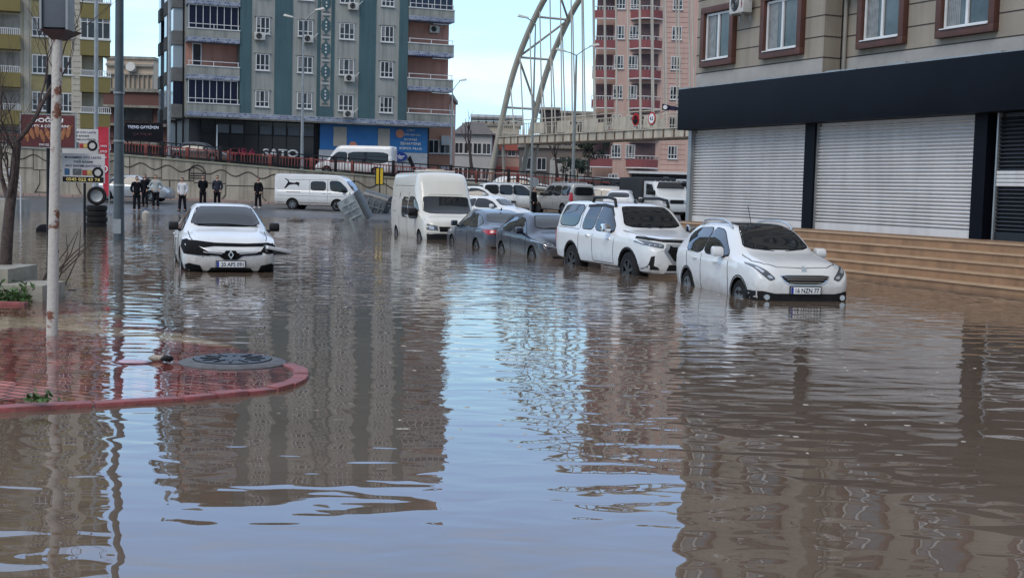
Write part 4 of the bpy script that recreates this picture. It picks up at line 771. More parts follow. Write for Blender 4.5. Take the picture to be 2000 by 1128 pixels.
text('SATO', fx(587)-fx(517), .66, M['wframe'], sg, onfront(fx(552), 4.12, 1.16), .03, .08, 'shop_letters'); text('CIBA', fx(505)-fx(450), .60, mat('letter_red', (.25,.01,.05), .5), sg, onfront(fx(478), 4.12, 1.16), .03, .08, 'shop_letters')
hx0, hx1 = fx(628), fx(838)
hd = MB().box(hx0,hx1,.9,1.1,4.55,6.75).build('advertising_hoarding', mat('hoarding_blue', (.012,.10,.30), .5, c2=(.02,.16,.38), vscale=.4), tb)
MB().box(hx0-.05,hx1+.02,.92,1.12,3.0,4.53).build('lower_fascia', mat('fascia_white', (.36,.38,.41), .6, var=.15), tb)
hm = mat('boiler_cream', (.36,.33,.28), .6, var=.1)
for a_, c_ in ((.12,.24),(.53,.64)): MB().box(hx0+(hx1-hx0)*a_,hx0+(hx1-hx0)*c_,.86,.898,4.85,6.45).build('printed_boiler', hm, hd)
om = mat('printed_orange', (.50,.20,.12), .6)
for a_, zz, r_ in ((.30,4.95,.34),(.735,6.1,.36)): MB().cyl((hx0+(hx1-hx0)*a_,.85,zz),(hx0+(hx1-hx0)*a_,.895,zz),r_,n=24).build('printed_disc', om, hd)
for i, (s_, w_) in enumerate((('ÇİFT',.7),('YOĞUŞMALI',1.7),('KOMBİ',1.1),('SEMAYENS',1.8),('SÜPER PLUS',2.0))): text(s_, w_, .24, M['wframe'], hd, onfront(hx0+(hx1-hx0)*.84, 6.42-.38*i, .898), .02, .01)
ov = MB(); cxo = fx(778)-.05; ov.prism([(cxo+.98*cos(i*pi/16), 4.18+.42*sin(i*pi/16)) for i in range(32)], .80, .90); ovo = ov.build('logo_oval', mat('logo_blue', (.008,.03,.22), .4), tb); text('Carrier', 1.5, .46, M['wframe'], ovo, onfront(cxo, 4.17, .80), .015, .012, shear=.3)
MB().prism([(cxo+1.02,4.0),(cxo+1.5,3.1),(cxo+1.8,3.1),(cxo+1.25,4.3)], .86, .915).build('fascia_mark', M['blackmetal'], tb)
# air conditioners
def acunit(label, x, y, z, s=1):
    t = thing('air_conditioner', label, 'air conditioner', (0,0,0), 0, 'air conditioners on the facades')
    MB().box(-.42,.42,-.36,-.04,-.3,.3).build('casing', M['acbody'], t, bevel=.02)
    g_ = MB(); g_.cyl((-.08,-.362,0),(-.08,-.375,0),.235,n=24); f_ = g_.build('fan_grille', M['blackmetal'], t)
    r_ = MB()
    for q in (.08,.14,.2): r_.tube([(-.08+q*cos(i*pi/8),-.38,q*sin(i*pi/8)) for i in range(17)], .006, 4, cap=False)
    r_.build('fan_guard', M['galv'], f_)
    br_ = MB()
    for sx in (-.3,.3): br_.box(sx-.015,sx+.015,-.36,0,-.34,-.30).box(sx-.015,sx+.015,-.03,0,-.5,-.34)
    br_.build('bracket', M['galv'], t); MB().tube([(.42,-.2,.1),(.6,-.15,.25),(.85,-.05,.5)], .025, 6).build('pipe', M['wframe'], t, smooth=True)
    return t
Mb = Matrix.Translation((CX,CY,0)) @ Matrix.Rotation(R(21),4,'Z')
for lab, px, zf, s_ in (('small air conditioner under the left window column, highest of the left ones',503,z0+.70+2*sh,1),('air conditioner below the second window column beside the street lamp head',596,z0+.75+2*sh,1),('air conditioner under the third window column near the top edge of the picture',682,z0+.72+3*sh,1),('air conditioner under the third window column, second up from the tile band',677,z0+.70+sh,1),('lowest air conditioner, just above the blue tile band',676,z0+.68,1),('air conditioner hung in the right balcony recess',848,z0+2.4+2*sh,1.3)):
    o = acunit(lab, 0, 0, 0); o.location = Mb @ Vector((fx(px), -.05 if s_ == 1 else 1.3, zf)); o.rotation_euler = (0,0,R(21))
# ---- beige and olive block on the left ----
bw = mat('render_cream', (.47,.43,.33), .85, var=.1, vscale=.4, streak=.2); ol = mat('render_olive', (.20,.165,.06), .85, var=.12, vscale=.4); olp = mat('spandrel_olive', (.30,.26,.13), .85, var=.15)
DY = 103; ga = R(20); kx0 = at(215, 200, DY).x
def kx(px):
    tt = (px-4-1000)/F; return kx0+(tt*DY-kx0)/(cos(ga)-tt*sin(ga))
t = thing('apartment_block', 'cream apartment block with olive balconies behind the bakery sign', 'building', (kx0, DY, 0), ga); ox = kx(215)
NF2, zf0, s2 = 8, 5.85, 2.88; zt2 = zf0+s2*NF2
MB().box(kx(-120)-ox,kx(160)-ox,0,14,0,zt2).box(kx(160)-ox,kx(203)-ox,1.3,14,0,zt2).build('wall', bw, t)
MB().box(kx(-125)-ox,.2,-.3,14.3,zt2,zt2+.4).build('roof_slab', ol, t)
p = MB(); q = MB()
for a_, c_ in ((48,58),(96,104),(140,160)): p.box(kx(a_)-ox,kx(c_)-ox,-.08,.0,1,zt2)
p.build('pilaster', mat('pilaster_cream', (.48,.44,.36), .85, var=.1), t)
for k in range(int(zt2/.45)): q.box(kx(143)-ox,kx(157)-ox,-.10,-.081,k*.45,k*.45+.03)
q.build('joint', M['concrete'], t)
for k in range(-1, NF2):
    zb = zf0+k*s2
    for a_, px in (('L',79),('R',129)):
        o = putwin(t, kx(px)-ox, -.002, zb+1.0, 'B', 1.15, 1.45, low=.33); MB().box(kx(px)-ox-.62,kx(px)-ox+.62,-.03,0,zb+2.55,zb+3.75).build('spandrel', olp, t)
    o = MB().box(kx(157)-ox,.0,-.15,1.3,zb-.25,zb+.95).build('balcony', ol, t); MB().box(kx(155)-ox,.08,-.2,1.3,zb+.95,zb+1.05).build('coping', M['wframe'], o)
    if k in (2,4,5): w_ = winunit(2.3,1.8,4,.08,.72,parent=o,curtain=True); w_.location = (kx(186)-ox,-.05,zb+1.06); w_.name = 'glazing'
    else:
        r_ = MB(); r_.box(kx(158)-ox,.02,-.14,-.10,zb+1.42,zb+1.47)
        for i in range(16): xx = kx(158)-ox+(0-kx(158)+ox)*i/15; r_.box(xx,xx+.05,-.13,-.10,zb+1.05,zb+1.42)
        r_.build('railing', M['wframe'], o)
    o = MB().box(kx(-60)-ox,kx(42)-ox,-1.1,0,zb-.2,zb+.9).build('balcony', ol, t); r_ = MB(); r_.box(kx(-58)-ox,kx(40)-ox,-1.08,-1.04,zb+1.35,zb+1.40)
    for i in range(26): xx = kx(-58)-ox+(kx(40)-kx(-58))*i/25; r_.box(xx,xx+.05,-1.07,-1.04,zb+.9,zb+1.35)
    r_.build('railing', M['wframe'], o); MB().box(kx(-50)-ox,kx(40)-ox,-.02,.0,zb+.95,zb+2.5).build('recess_wall', M['concrete'], o)
# ---- pink block ----
pkw = mat('render_rose', (.52,.36,.31), .85, var=.08, vscale=.3, streak=.12); pkd = mat('balcony_plum', (.24,.075,.08), .8, var=.15, vscale=.6)
DP = 129; jx = lambda px: at(px, 200, DP).x; ox = jx(1155)
t = thing('apartment_block', 'rose pink apartment block with plum balconies behind the footbridge', 'building', (ox, DP, 0), R(-5))
NF3, zp0, s3 = 7, 4.1, 2.93; zt3 = zp0+s3*NF3+1; X = lambda px: jx(px)-ox
MB().box(X(1200),X(1500),0,15,0,zt3).box(X(1160),X(1200),1.2,15,0,zt3).build('wall', pkw, t); MB().box(-.3,X(1502),-.4,15.3,zt3,zt3+.4).build('roof_slab', pkd, t)
j = MB()
for k in range(int(zt3/.5)): j.box(X(1292),X(1340),-.012,-.002,k*.5,k*.5+.03)
j.build('joint', pkd, t)
for k in range(-1, NF3):
    zb = zp0+k*s3
    if k >= 0:
        for x0_, x1_, d_ in ((1155,1199,.2),(1226,1288,1.0)):
            b = MB(); xa, xb = X(x0_), X(x1_); n = 8; P = [(xa+(xb-xa)*i/n, -.05-d_*sin(pi*i/n)) for i in range(n+1)]
            for i in range(n): b.hull8([(P[i][0],P[i][1],zb),(P[i+1][0],P[i+1][1],zb),(P[i+1][0],.15,zb),(P[i][0],.15,zb),(P[i][0],P[i][1],zb+.85),(P[i+1][0],P[i+1][1],zb+.85),(P[i+1][0],.15,zb+.85),(P[i][0],.15,zb+.85)])
            o = b.build('balcony', pkd, t); r_ = MB(); r_.tube([(x_,y_,zb+1.2) for x_,y_ in P], .04, 5); r_.tube([(x_,y_-.03,zb+.0) for x_,y_ in P], .07, 5)
            for x_,y_ in P: r_.tube([(x_,y_,zb+.85),(x_,y_,zb+1.2)], .025, 4)
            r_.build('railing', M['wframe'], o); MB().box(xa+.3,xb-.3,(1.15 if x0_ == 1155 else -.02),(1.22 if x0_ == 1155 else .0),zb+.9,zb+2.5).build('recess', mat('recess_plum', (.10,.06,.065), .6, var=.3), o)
        putwin(t, X(1206), -.002, zb+1.0, 'P', .95, 1.3, cols=2, low=0, curtain=False); putwin(t, X(1316), -.002, zb+1.0, 'P', .95, 1.3)
        putwin(t, X(1234), -.03, zb+1.0, 'P', .95, 1.3)
    else: putwin(t, X(1202), -.002, zb+1.0, 'P', .95, 1.3)
g_ = MB().box(X(1238),X(1500),-.25,0,.4,3.55).build('ground_floor', mat('dark_cladding', (.02,.022,.027), .5), t)
for a_, c_ in ((1244,1262),(1266,1292),(1312,1330)): MB().box(X(a_),X(c_),-.29,-.25,.6,3.3).build('garage_door', M['pane'], g_)
MB().box(X(1300),X(1310),-.31,-.25,.6,3.3).build('door', M['acbody'], g_); MB().box(X(1232),X(1500),-1.0,0,3.56,3.8).build('canopy', M['wframe'], t)
# ---- distant low buildings ----
def house(label, px0, px1, ytop, Y, m, floors, rz=0, roof=None, cols=3, wk='H', name='house'):
    xa, xb = at(px0, ytop, Y).x, at(px1, ytop, Y).x; zt = at((px0+px1)/2, ytop, Y).z; w_ = xb-xa
    t = thing(name, label, 'building', ((xa+xb)/2, Y, 0), rz); MB().box(-w_/2,w_/2,0,9,0,zt).build('wall', m, t)
    if roof == 'tile': MB()._a([(-w_/2-.4,-.4,zt),(w_/2+.4,-.4,zt),(w_/2+.4,9.4,zt),(-w_/2-.4,9.4,zt),(-w_/4,4,zt+1.6),(w_/4,4,zt+1.6)], [(0,3,2,1),(0,1,5,4),(1,2,5),(2,3,4,5),(3,0,4)]).build('roof', mat('roof_grey_brown', (.11,.095,.09), .8, var=.3, vscale=3), t)
    else: MB().box(-w_/2-.2,w_/2+.2,-.25,9.2,zt,zt+.35).build('roof', M['concrete'], t)
    for f_ in range(floors):
        for c_ in range(cols):
            putwin(t, -w_/2+w_*(c_+.5)/cols, -.002, zt-2.3-2.9*f_, wk, 1.0, 1.3, cols=2, low=0, curtain=False)
    return t, w_, zt
hazy = lambda n, c: mat(n, c, .9, var=.1, vscale=.4)
house('small pale grey house with brown hipped roof left of the arch foot', 888, 960, 262, 150, hazy('far_white', (.44,.44,.44)), 3, 0, 'tile', 4)
t, w_, zt = house('white and terracotta house directly behind the arch feet', 950, 1030, 268, 158, hazy('far_terracotta', (.40,.27,.23)), 3, 0, None, 4)
for f_ in range(3): MB().box(-w_/2,w_/2,-.5,-.02,zt-1.6-2.9*f_,zt-.7-2.9*f_).build('balcony', hazy('far_red', (.35,.10,.08)), t)
t, w_, zt = house('cream block with cluttered rooftop water tanks behind the grey house', 905, 1015, 246, 190, hazy('far_cream', (.46,.40,.32)), 2, 0, None, 6)
for i in range(7):
    MB().cyl((-w_/2+1+i*w_/7.5,2,zt+1.3),(-w_/2+2.2+i*w_/7.5,2,zt+1.3),.45).build('water_tank', M['galv'], t, smooth=True); MB().box(-w_/2+1+i*w_/7.5,-w_/2+2.3+i*w_/7.5,1.5,3.2,zt+.35,zt+.8).build('tank_stand', M['concrete'], t)
house('tan block with flat roof between the hangers, left of the pink block', 1062, 1160, 222, 175, hazy('far_tan', (.42,.37,.30)), 5, 0, None, 5)
t, w_, zt = house('grey brown workshop building under the footbridge', 1015, 1160, 290, 135, hazy('far_taupe', (.20,.175,.16)), 2, 0, None, 5)
for i in range(5): MB().box(-w_/2+3.2+i*.75,-w_/2+3.8+i*.75,-.35,-.02,zt-4.6-.25*i,zt-1.2-.35*i).build('white_shutter', M['acbody'], t)
t, w_, zt = house('dark billboard-topped grey block above the bridge deck', 1058, 1092, 215, 170, hazy('far_dark', (.03,.03,.035)), 0, 0, None, 1)
t, w_, zt = house('peach building edge beside the teal block', 838, 882, 192, 122, hazy('peach', (.50,.27,.19)), 4, 0, None, 2)
for f_ in range(4): MB().box(w_*.1,w_/2-.1,-.4,-.02,zt-1.5-2.9*f_,zt-.6-2.9*f_).build('balcony', M['wframe'], t)
t, w_, zt = house('pale building with tall arched bays between the cream and teal blocks', 208, 300, 116, 165, hazy('far_peach', (.55,.44,.33)), 0, 0, None, 4)
b = MB()
for i in range(10): xx = -w_/2+.5+i*w_/10; b.box(xx,xx+.14,-.3,0,3,zt-2)
b.box(-w_/2,w_/2,-.35,0,zt-2,zt-1.8).box(-w_/2,w_/2,-.4,0,zt-.9,zt-.6); b.build('pilaster', M['concrete'], t); MB().cyl((w_*.05,-.1,zt-1.2),(w_*.05,-.9,zt-1.0),.6).build('satellite_dish', M['acbody'], t, smooth=True)
t, w_, zt = house('low dark brick building with cluttered balconies behind the black screen sign', 200, 330, 180, 135, hazy('far_brick', (.15,.075,.065)), 0, 0, None, 4)
rn = random.Random(11)
for i in range(5):
    zz = zt-1.5-i*1.9; MB().box(-w_/2+.3*i,w_/2-.2*i,-.8,-.02,zz-.15,zz+.1).build('balcony_slab', M['concrete'], t); MB().box(-w_/2+rn.random()*3,w_/2-rn.random()*3,-.1,-.02,zz-1.5,zz-.2).build('dark_opening', M['pane'], t)
# ---- shop building on the right ----
fa = R(24); u = Vector((-sin(fa), cos(fa), 0)); A0 = Vector((5.1+.02, 37.7, 0))      # far corner of the shopfront
t = thing('shop_building', 'cream building with brown window surrounds above a navy fascia and white roller shutters', 'building', A0, fa-pi/2+0)   # local +x runs towards the camera side, local -y faces the street
# local frame: x from the far corner towards the camera, y into the building
def sx(px, py=330, off=0):     # distance along the facade seen in column px
    tt = (px-(369-py)*.026-1000)/F; ax, ay = A0.x+off*cos(fa), A0.y+off*sin(fa); return (tt*ay-ax)/(sin(fa)+tt*cos(fa))
LS = 34; stone = mat('cladding_stone', (.29,.255,.205), .8, var=.14, vscale=.7, streak=.22); white_s = mat('cladding_pale', (.34,.325,.30), .8, var=.1)
fas = mat('fascia_navy', (.0045,.0062,.011), .5, var=.3, vscale=.5, spec=.08); brown = mat('surround_brown', (.085,.032,.022), .6, var=.25, vscale=3)
zs, zf, zu = .90, 3.53, 4.70
bx = sx(1597, 60); TH = 27
MB().box(.15,bx,.0,12,zu-.2,TH).box(bx,LS,.5,12,zu-.2,TH).build('wall', stone, t)
g_ = MB(); zz = 5.15
while zz < 14:
    g_.box(.14,bx+.01,-.008,.05,zz,zz+.025).box(bx+.002,LS,.492,.55,zz,zz+.025).box(bx-.05,bx+.008,0,.5,zz,zz+.025); zz += .52
g_.build('wall_joint', mat('joint_dark', (.04,.035,.03), .9), t)
MB().box(.17,bx-.02,-.006,0.01,zu-.1,5.14).box(bx+.02,LS,.494,.51,zu-.1,5.14).build('render_band', white_s, t)
MB().box(-.05,LS,-.45,.5,zf,zu).build('fascia', fas, t, bevel=.01)
rg = MB(); rn = random.Random(2)
for i in range(60): xx = -.05+LS*i/60; rg.box(xx,xx+LS/60,-.46+.02*rn.random(),-.3,zu+.001,zu+.012+.03*rn.random())
rg.build('fascia_flashing', M['galv'], t)
pz = [(-.05,.12,M['galv'],'corner_pillar'),(sx(1565,340),sx(1584,340),fas,'pillar'),(sx(1893,340),sx(1918,340),fas,'pillar'),(sx(1918,340)+8.3,sx(1918,340)+8.8,fas,'pillar')]
for a_, c_, m_, n_ in pz: MB().box(a_,c_,-.06,.35,zs-.6,zf+.05).build(n_, m_, t)
shw = mat('shutter_white', (.62,.61,.60), .45, var=.10, vscale=.8, streak=.14); shd = mat('shutter_dark', (.02,.023,.028), .4, .3)
def shutter(x0, x1, m_, z1=zf, z0_=zs, lab=None):
    b = MB(); n = int((z1-z0_-.18)/.082); P = []
    b.box(x0,x1,.04,.09,z0_,z0_+.17)
    for i in range(n):
        zb = z0_+.175+i*.082; pr = [(zb,.13),(zb+.02,.075),(zb+.045,.04),(zb+.066,.05),(zb+.082,.13)]
        for q in range(4): (za,ya),(zc,yc) = pr[q],pr[q+1]; b._a([(x0,ya,za),(x1,ya,za),(x1,yc,zc),(x0,yc,zc)], [(0,1,2,3)])
    b.box(x0,x1,.11,.14,z0_,z1)
    o = b.build('roller_shutter', m_, t); o.data.shade_smooth(); o.data.set_sharp_from_angle(angle=R(30)); [MB().box(q,q+.04,.0,.15,z0_,z1).build('guide_rail', M['galv'], o) for q in (x0-.04, x1)]
    if lab: o['label'] = lab
    return o
shutter(.16,pz[1][0]-.04,shw,lab='white roller shutter behind the crossover car'); shutter(pz[1][1]+.04,pz[2][0]-.04,shw,lab='wide white roller shutter above the steps')
o = shutter(pz[2][1]+.25,pz[3][0]-.04,shd,lab='dark roller shutter with one white band'); b = MB()
for i in range(4): b.box(pz[2][1]+.25,pz[3][0]-.04,.015,.05,2.02+.082*i,2.02+.082*i+.07)
b.build('white_band', shw, o, bevel=.01)
MB().box(0,LS,.3,12,0,zu-.2).build('ground_floor_wall', fas, t); MB().box(-.05,LS,-.2,.35,0,zs).build('plinth', mat('plinth_stone', (.24,.15,.09), .7, var=.3), t)
wp = mat('upper_window_pane', (.07,.085,.09), .07, var=.6, vscale=1.3, spec=.6)
def upwin(pa, pb, yy):
    y_ = .5 if pa > 1600 else 0
    return sx(pa, yy, y_), sx(pb, yy, y_), y_
def bigwin(xa, xb, y_, zb, zt, proto=None):
    s_ = MB(); s_.box(xa,xb,y_-.16,y_,zb,zb+.17).box(xa,xb,y_-.16,y_,zt-.17,zt).box(xa,xa+.17,y_-.16,y_,zb+.17,zt-.17).box(xb-.17,xb,y_-.16,y_,zb+.17,zt-.17); s = s_.build('window_surround', brown, t, bevel=.008)
    a_, c_, e_, f_ = xa+.19, xb-.19, zb+.19, zt-.19; mid = (a_+c_)/2; w_ = MB()
    w_.box(a_,c_,y_-.07,y_-.0,e_,e_+.06).box(a_,c_,y_-.07,y_,f_-.06,f_).box(a_,a_+.06,y_-.07,y_,e_+.06,f_-.06).box(c_-.06,c_,y_-.07,y_,e_+.06,f_-.06).box(mid-.04,mid+.04,y_-.075,y_,e_+.06,f_-.06); w_.box(a_-.02,c_+.02,y_-.19,y_-.07,zb+.171,zb+.195)
    f = w_.build('window_frame', M['wframe'], s); MB().box(a_+.03,c_-.03,y_-.035,y_-.003,e_+.03,f_-.03).build('pane', wp, f)
    cu = MB(); 
    for i in range(7): xx = a_+.09+i*.055; cu.box(xx,xx+.045,y_-.042,y_-.036,e_+.07,f_-.07)
    cu.build('curtain', M['curtain'], f); return s
WN = [upwin(1366,1428,90), upwin(1481,1560,80), upwin(1668,1758,60), upwin(1820,1933,45)]
for fl in range(7):
    for xa, xb, y_ in WN+[(WN[3][1]+1.3,WN[3][1]+2.6,.5),(WN[3][1]+4,WN[3][1]+5.3,.5),(WN[3][1]+8,WN[3][1]+9.4,.5)]: bigwin(xa, xb, y_, 5.30+2.95*fl, 6.98+2.95*fl)
MB().cyl((bx+.28,.42,4.7),(bx+.28,.42,TH),.045).build('downpipe', M['concrete'], t, smooth=True); MB().cyl((bx+.15,.42,4.7),(bx+.15,.42,TH),.02).build('cable', M['blackmetal'], t)
MB().box(-.1,LS,-.3,12.2,TH,TH+.4).build('roof_slab', white_s, t)
Ms = Matrix.Translation(A0) @ Matrix.Rotation(fa-pi/2,4,'Z')
for lab, xx, y_, zz in (('grey air conditioner with red vertical lettering between the first two brown windows', (WN[0][1]+WN[1][0])/2-.1, 0, 6.85),('air conditioner high beside the downpipe on the recessed wall', bx+.75, .5, 7.05)):
    o = acunit(lab, 0, 0, 0); o.location = Ms @ Vector((xx, y_-.1, zz)); o.rotation_euler = (0,0,fa-pi/2); o.scale = (.8,.9,.9)
    text('VESTEL', .34, .07, mat('letter_red2', (.30,.03,.04), .5), o, Matrix(((0,-1,0,.33),(0,0,-1,-.365),(1,0,0,0),(0,0,0,1))), .02, .006)
# steps
nst = 5; sm = mat('travertine_steps', (.33,.195,.105), .6, var=.25, vscale=1.1, bump=.3, streak=.25)
s_ = thing('stone_steps', 'five wet tan stone steps rising from the flood to the shutters', 'steps', A0, fa-pi/2)
for i in range(nst):
    zt = zs-.03-i*.185; y0 = -.2-.37*(i+1); tr_ = MB().box(-.4-.2*i,LS,y0,y0+.372,-.4,zt-.035).build('step', sm, s_); MB().box(-.42-.2*i,LS,y0-.03,y0+.374,zt-.034,zt).build('nosing', mat('step_nosing', (.42,.29,.18), .5, var=.2, vscale=2), tr_, bevel=.01)
# ---------------------------------------------------------------- retaining wall, railings
WY = 80.0
def wz(X): return rz_(X)
rwall = thing('retaining_wall', 'long concrete retaining wall with wavy relief line below the railing', 'wall', (0, WY, 0))
b = MB(); xs = fr(-60, 20, 2)
for x0 in xs[:-1]:
    x1 = x0+2; b.hull8([(x0,0,-.2),(x1,0,-.2),(x1,.35,-.2),(x0,.35,-.2),(x0,0,wz(x0)-.1),(x1,0,wz(x1)-.1),(x1,.35,wz(x1)-.1),(x0,.35,wz(x0)-.1)])
b.build('wall_face', mat('wall_concrete', (.36,.33,.27), .85, var=.3, vscale=.5, bump=.5, bscale=8, streak=.45), rwall)
b = MB()
for x0 in xs[:-1]:
    x1 = x0+2; b.hull8([(x0,-.08,wz(x0)-.1),(x1,-.08,wz(x1)-.1),(x1,.4,wz(x1)-.1),(x0,.4,wz(x0)-.1),(x0,-.08,wz(x0)),(x1,-.08,wz(x1)),(x1,.4,wz(x1)),(x0,.4,wz(x0))])
b.build('coping', mat('coping_mossy', (.24,.25,.19), .8, var=.3, vscale=1), rwall)
b = MB(); k = 0
for x0 in fr(-58, 14, 2): b.box(x0-.018,x0+.018,-.012,.002,wz(x0)-1.35,wz(x0)-.12)
P = [(-58+i*.2, -.02, wz(-58+i*.2)-.62+.17*sin((-58+i*.2)*2*pi/1.67+1.2)) for i in range(int(70/.2))]; b.tube(P, .028, 5)
for i in range(len(P)-10): 
    if i%10 == 0: b.box(P[i][0],P[i+10][0],-.014,.002,wz(P[i][0]+1)-1.37,wz(P[i][0]+1)-1.32)
for i, x0 in enumerate(fr(-56, 10, 2.9)):
    h_ = wz(x0)-1.4; b.tube([(x0,-.02,.1),(x0,-.02,h_*.35),(x0+(.3 if i%2 else -.3),-.02,h_*.6),(x0+(.3 if i%2 else -.3),-.02,h_)], .026, 5)
    if i%3 == 0: b.tube([(x0+.02,-.02,h_*.35),(x0+1.1,-.02,h_*.35),(x0+1.1,-.02,.2)], .022, 5)
b.build('relief_line', mat('relief_dark', (.035,.03,.026), .9), rwall)
X = at(425-40, 337, WY).x
e_ = MB(); e_.tube([(X-.5,-.03,wz(X)-1.25),(X-.5,-.03,wz(X)-.65),(X-.3,-.03,wz(X)-.38),(X,-.03,wz(X)-.28),(X+.3,-.03,wz(X)-.38),(X+.5,-.03,wz(X)-.65),(X+.5,-.03,wz(X)-1.25)], .03, 5)
for q in (.8,.95,1.1): e_.box(X-.42,X+.42,-.03,0,wz(X)-q-.03,wz(X)-q+.02)
e_.build('stencilled_plaque', M['ink'], rwall)
# moulded dirt band and painted kerb in front of the wall
kk = MB()
for i, x0 in enumerate(fr(-46, 9, 1)):
    y0 = WY-1.6; z_ = gz(x0, y0); z1_ = gz(x0+1, y0); kk.hull8([(x0,y0,z_-.2),(x0+.97,y0,z1_-.2),(x0+.97,WY-.01,z1_-.2),(x0,WY-.01,z_-.2),(x0,y0,z_+.16),(x0+.97,y0,z1_+.16),(x0+.97,WY-.01,z1_+.16),(x0,WY-.01,z_+.16)])
tag(kk.build('pavement_by_wall', mat('pink_paving', (.34,.24,.21), .7, c2=(.24,.19,.17), vscale=1.5)), kind='structure')
def fence(name, label, x0, x1, dy, dz, h, post_m, bar_m, gap, step=3.6, cat='railing'):
    t = thing(name, label, cat, (0, WY+dy, 0)); r_ = MB(); b = MB()
    for x in fr(x0, x1-2, 2):
        for zz in (h, .16): r_.hull8([(x,-.025,wz(x)+dz+zz-.075),(x+2,-.025,wz(x+2)+dz+zz-.075),(x+2,.025,wz(x+2)+dz+zz-.075),(x,.025,wz(x)+dz+zz-.075),(x,-.025,wz(x)+dz+zz),(x+2,-.025,wz(x+2)+dz+zz),(x+2,.025,wz(x+2)+dz+zz),(x,.025,wz(x)+dz+zz)])
    r_.build('rail', post_m, t)
    for xs_ in fr(x0, x1-step, step):
        b = MB()
        for i in range(1, int(step/gap)+1): x = xs_+i*gap; z_ = wz(x)+dz; b.box(x,x+.045,-.018,.018,z_+.16,z_+h-.05)
        b.build('railing_panel', bar_m, t)
    for x in fr(x0, x1-step, step): o = MB().box(-.09,.09,-.07,.07,0,h+.06).build('post', post_m, t, bevel=.01); o.location = (x, 0, wz(x)+dz)
    return t
fence('metal_railing', 'black metal railing on top of the retaining wall', -58, 18, .15, 0, .95, M['blackmetal'], M['blackmetal'], .55)
fence('metal_railing', 'lower red metal railing just behind the black one', -44, 6, .75, .0, .72, M['redmetal'], M['redmetal'], .19, 2.6)
# ---------------------------------------------------------------- arch footbridge
bc = mat('bridge_cream', (.52,.47,.38), .6, var=.25, vscale=.8, streak=.3); bst = mat('arch_beige', (.44,.41,.35), .55, var=.2, vscale=.6)
B0 = Vector((-1.36, 97, 0)); ba = math.atan2(-21, 11.06)
t = thing('arch_footbridge', 'cream steel footbridge hung from a tall twin rib arch', 'footbridge', B0, ba)
DZ, LBR, WB = 5.35, 46, 2.7       # local +y = far/right side
ap = [(-1.6,.3),(-.9,3),(.35,6.2),(1.9,9.6),(3.75,12.2),(6.94,15.2),(10.5,17),(14.5,17.7),(18.5,17.4),(23,15.9),(27,13.2),(30,10),(32.3,6),(33.5,2)]
def az(s): return pchip([a_[0] for a_ in ap], [a_[1] for a_ in ap], s)
S = fr(-1.6, 33.4, .5)
for yy in (0, WB): 
    MB().tube([(s, yy, az(s)) for s in S], .22, 10).build('arch_rib', bst, t, smooth=True)
b = MB(); ss = [-.95,1.0,3.0,5.4,8.2,11.5,15,18.5,22,25.5,29]
for i, s in enumerate(ss):
    b = MB(); b.cyl((s,0,az(s)),(s,WB,az(s)),.085,n=8); b.build('cross_brace', bst, t, smooth=True); b = MB()
    if i and i < len(ss)-1 and i%2 == 0: b.cyl((s,0,az(s)),(ss[i+1],WB,az(ss[i+1])),.085,n=8)
    elif i and i < len(ss)-1: b.cyl((s,WB,az(s)),(ss[i+1],0,az(ss[i+1])),.085,n=8)
    if b.v: b.build('diagonal_brace', bst, t, smooth=True)
b = MB()
for i, s in enumerate(fr(1.8, 37, 1.4)):
    for yy in (0, WB): 
        if az(s) > DZ+1: b.cyl((s,yy,az(s)),(s+.9,yy,DZ+.3),.055,n=6)
b.build('hangers', bst, t, smooth=True)
MB().box(-.2,LBR,.1,WB-.1,DZ,DZ+.12).build('deck', M['concrete'], t)
for yy in (-.02, WB-.1): MB().box(-.2,LBR,yy,yy+.12,DZ-.32,DZ+.18).box(-.2,LBR,yy-.08,yy+.2,DZ+.18,DZ+.24).build('girder', bc, t)
b = MB()
for s in fr(0, LBR-1, 1.1): b.box(s,s+.05,-.1,-.02,DZ-.32,DZ+.18)
b.box(-.2,LBR,-.08,.14,DZ-.40,DZ-.325); b.build('flange', mat('rusty_flange', (.16,.11,.08), .8, var=.5, vscale=3), t)
b = MB(); c = MB(); i = 0
for yy in (0, WB):
    b.box(0,LBR,yy-.02,yy+.03,DZ+1.32,DZ+1.38).box(0,LBR,yy-.02,yy+.03,DZ+1.06,DZ+1.10)
    for s in fr(0, LBR-.3, .3):
        if (s//1.8)%2 == 0 or s < 4: b.box(s,s+.035,yy-.01,yy+.02,DZ+.24,DZ+1.06)
    for k in range(int(LBR/1.8)):
        if k%2 and k > 1: MB().box(k*1.8,k*1.8+1.78,yy-.025,yy+.0,DZ+.3,DZ+1.05).build('parapet_panel', bc, t)
b.build('railing', bc, t)
b = MB(); b.tube([(.5,.2,DZ-.3),(-.6,1.0,1.2)], .12, 6).tube([(.5,WB-.2,DZ-.3),(-.6,1.7,1.2)], .12, 6).tube([(.2,0,1.6),(.2,WB,1.6)], .1, 6).tube([(1.6,WB-.1,DZ-.3),(-.3,WB,.4)],.12,6)
b.build('foot_strut', bst, t, smooth=True)
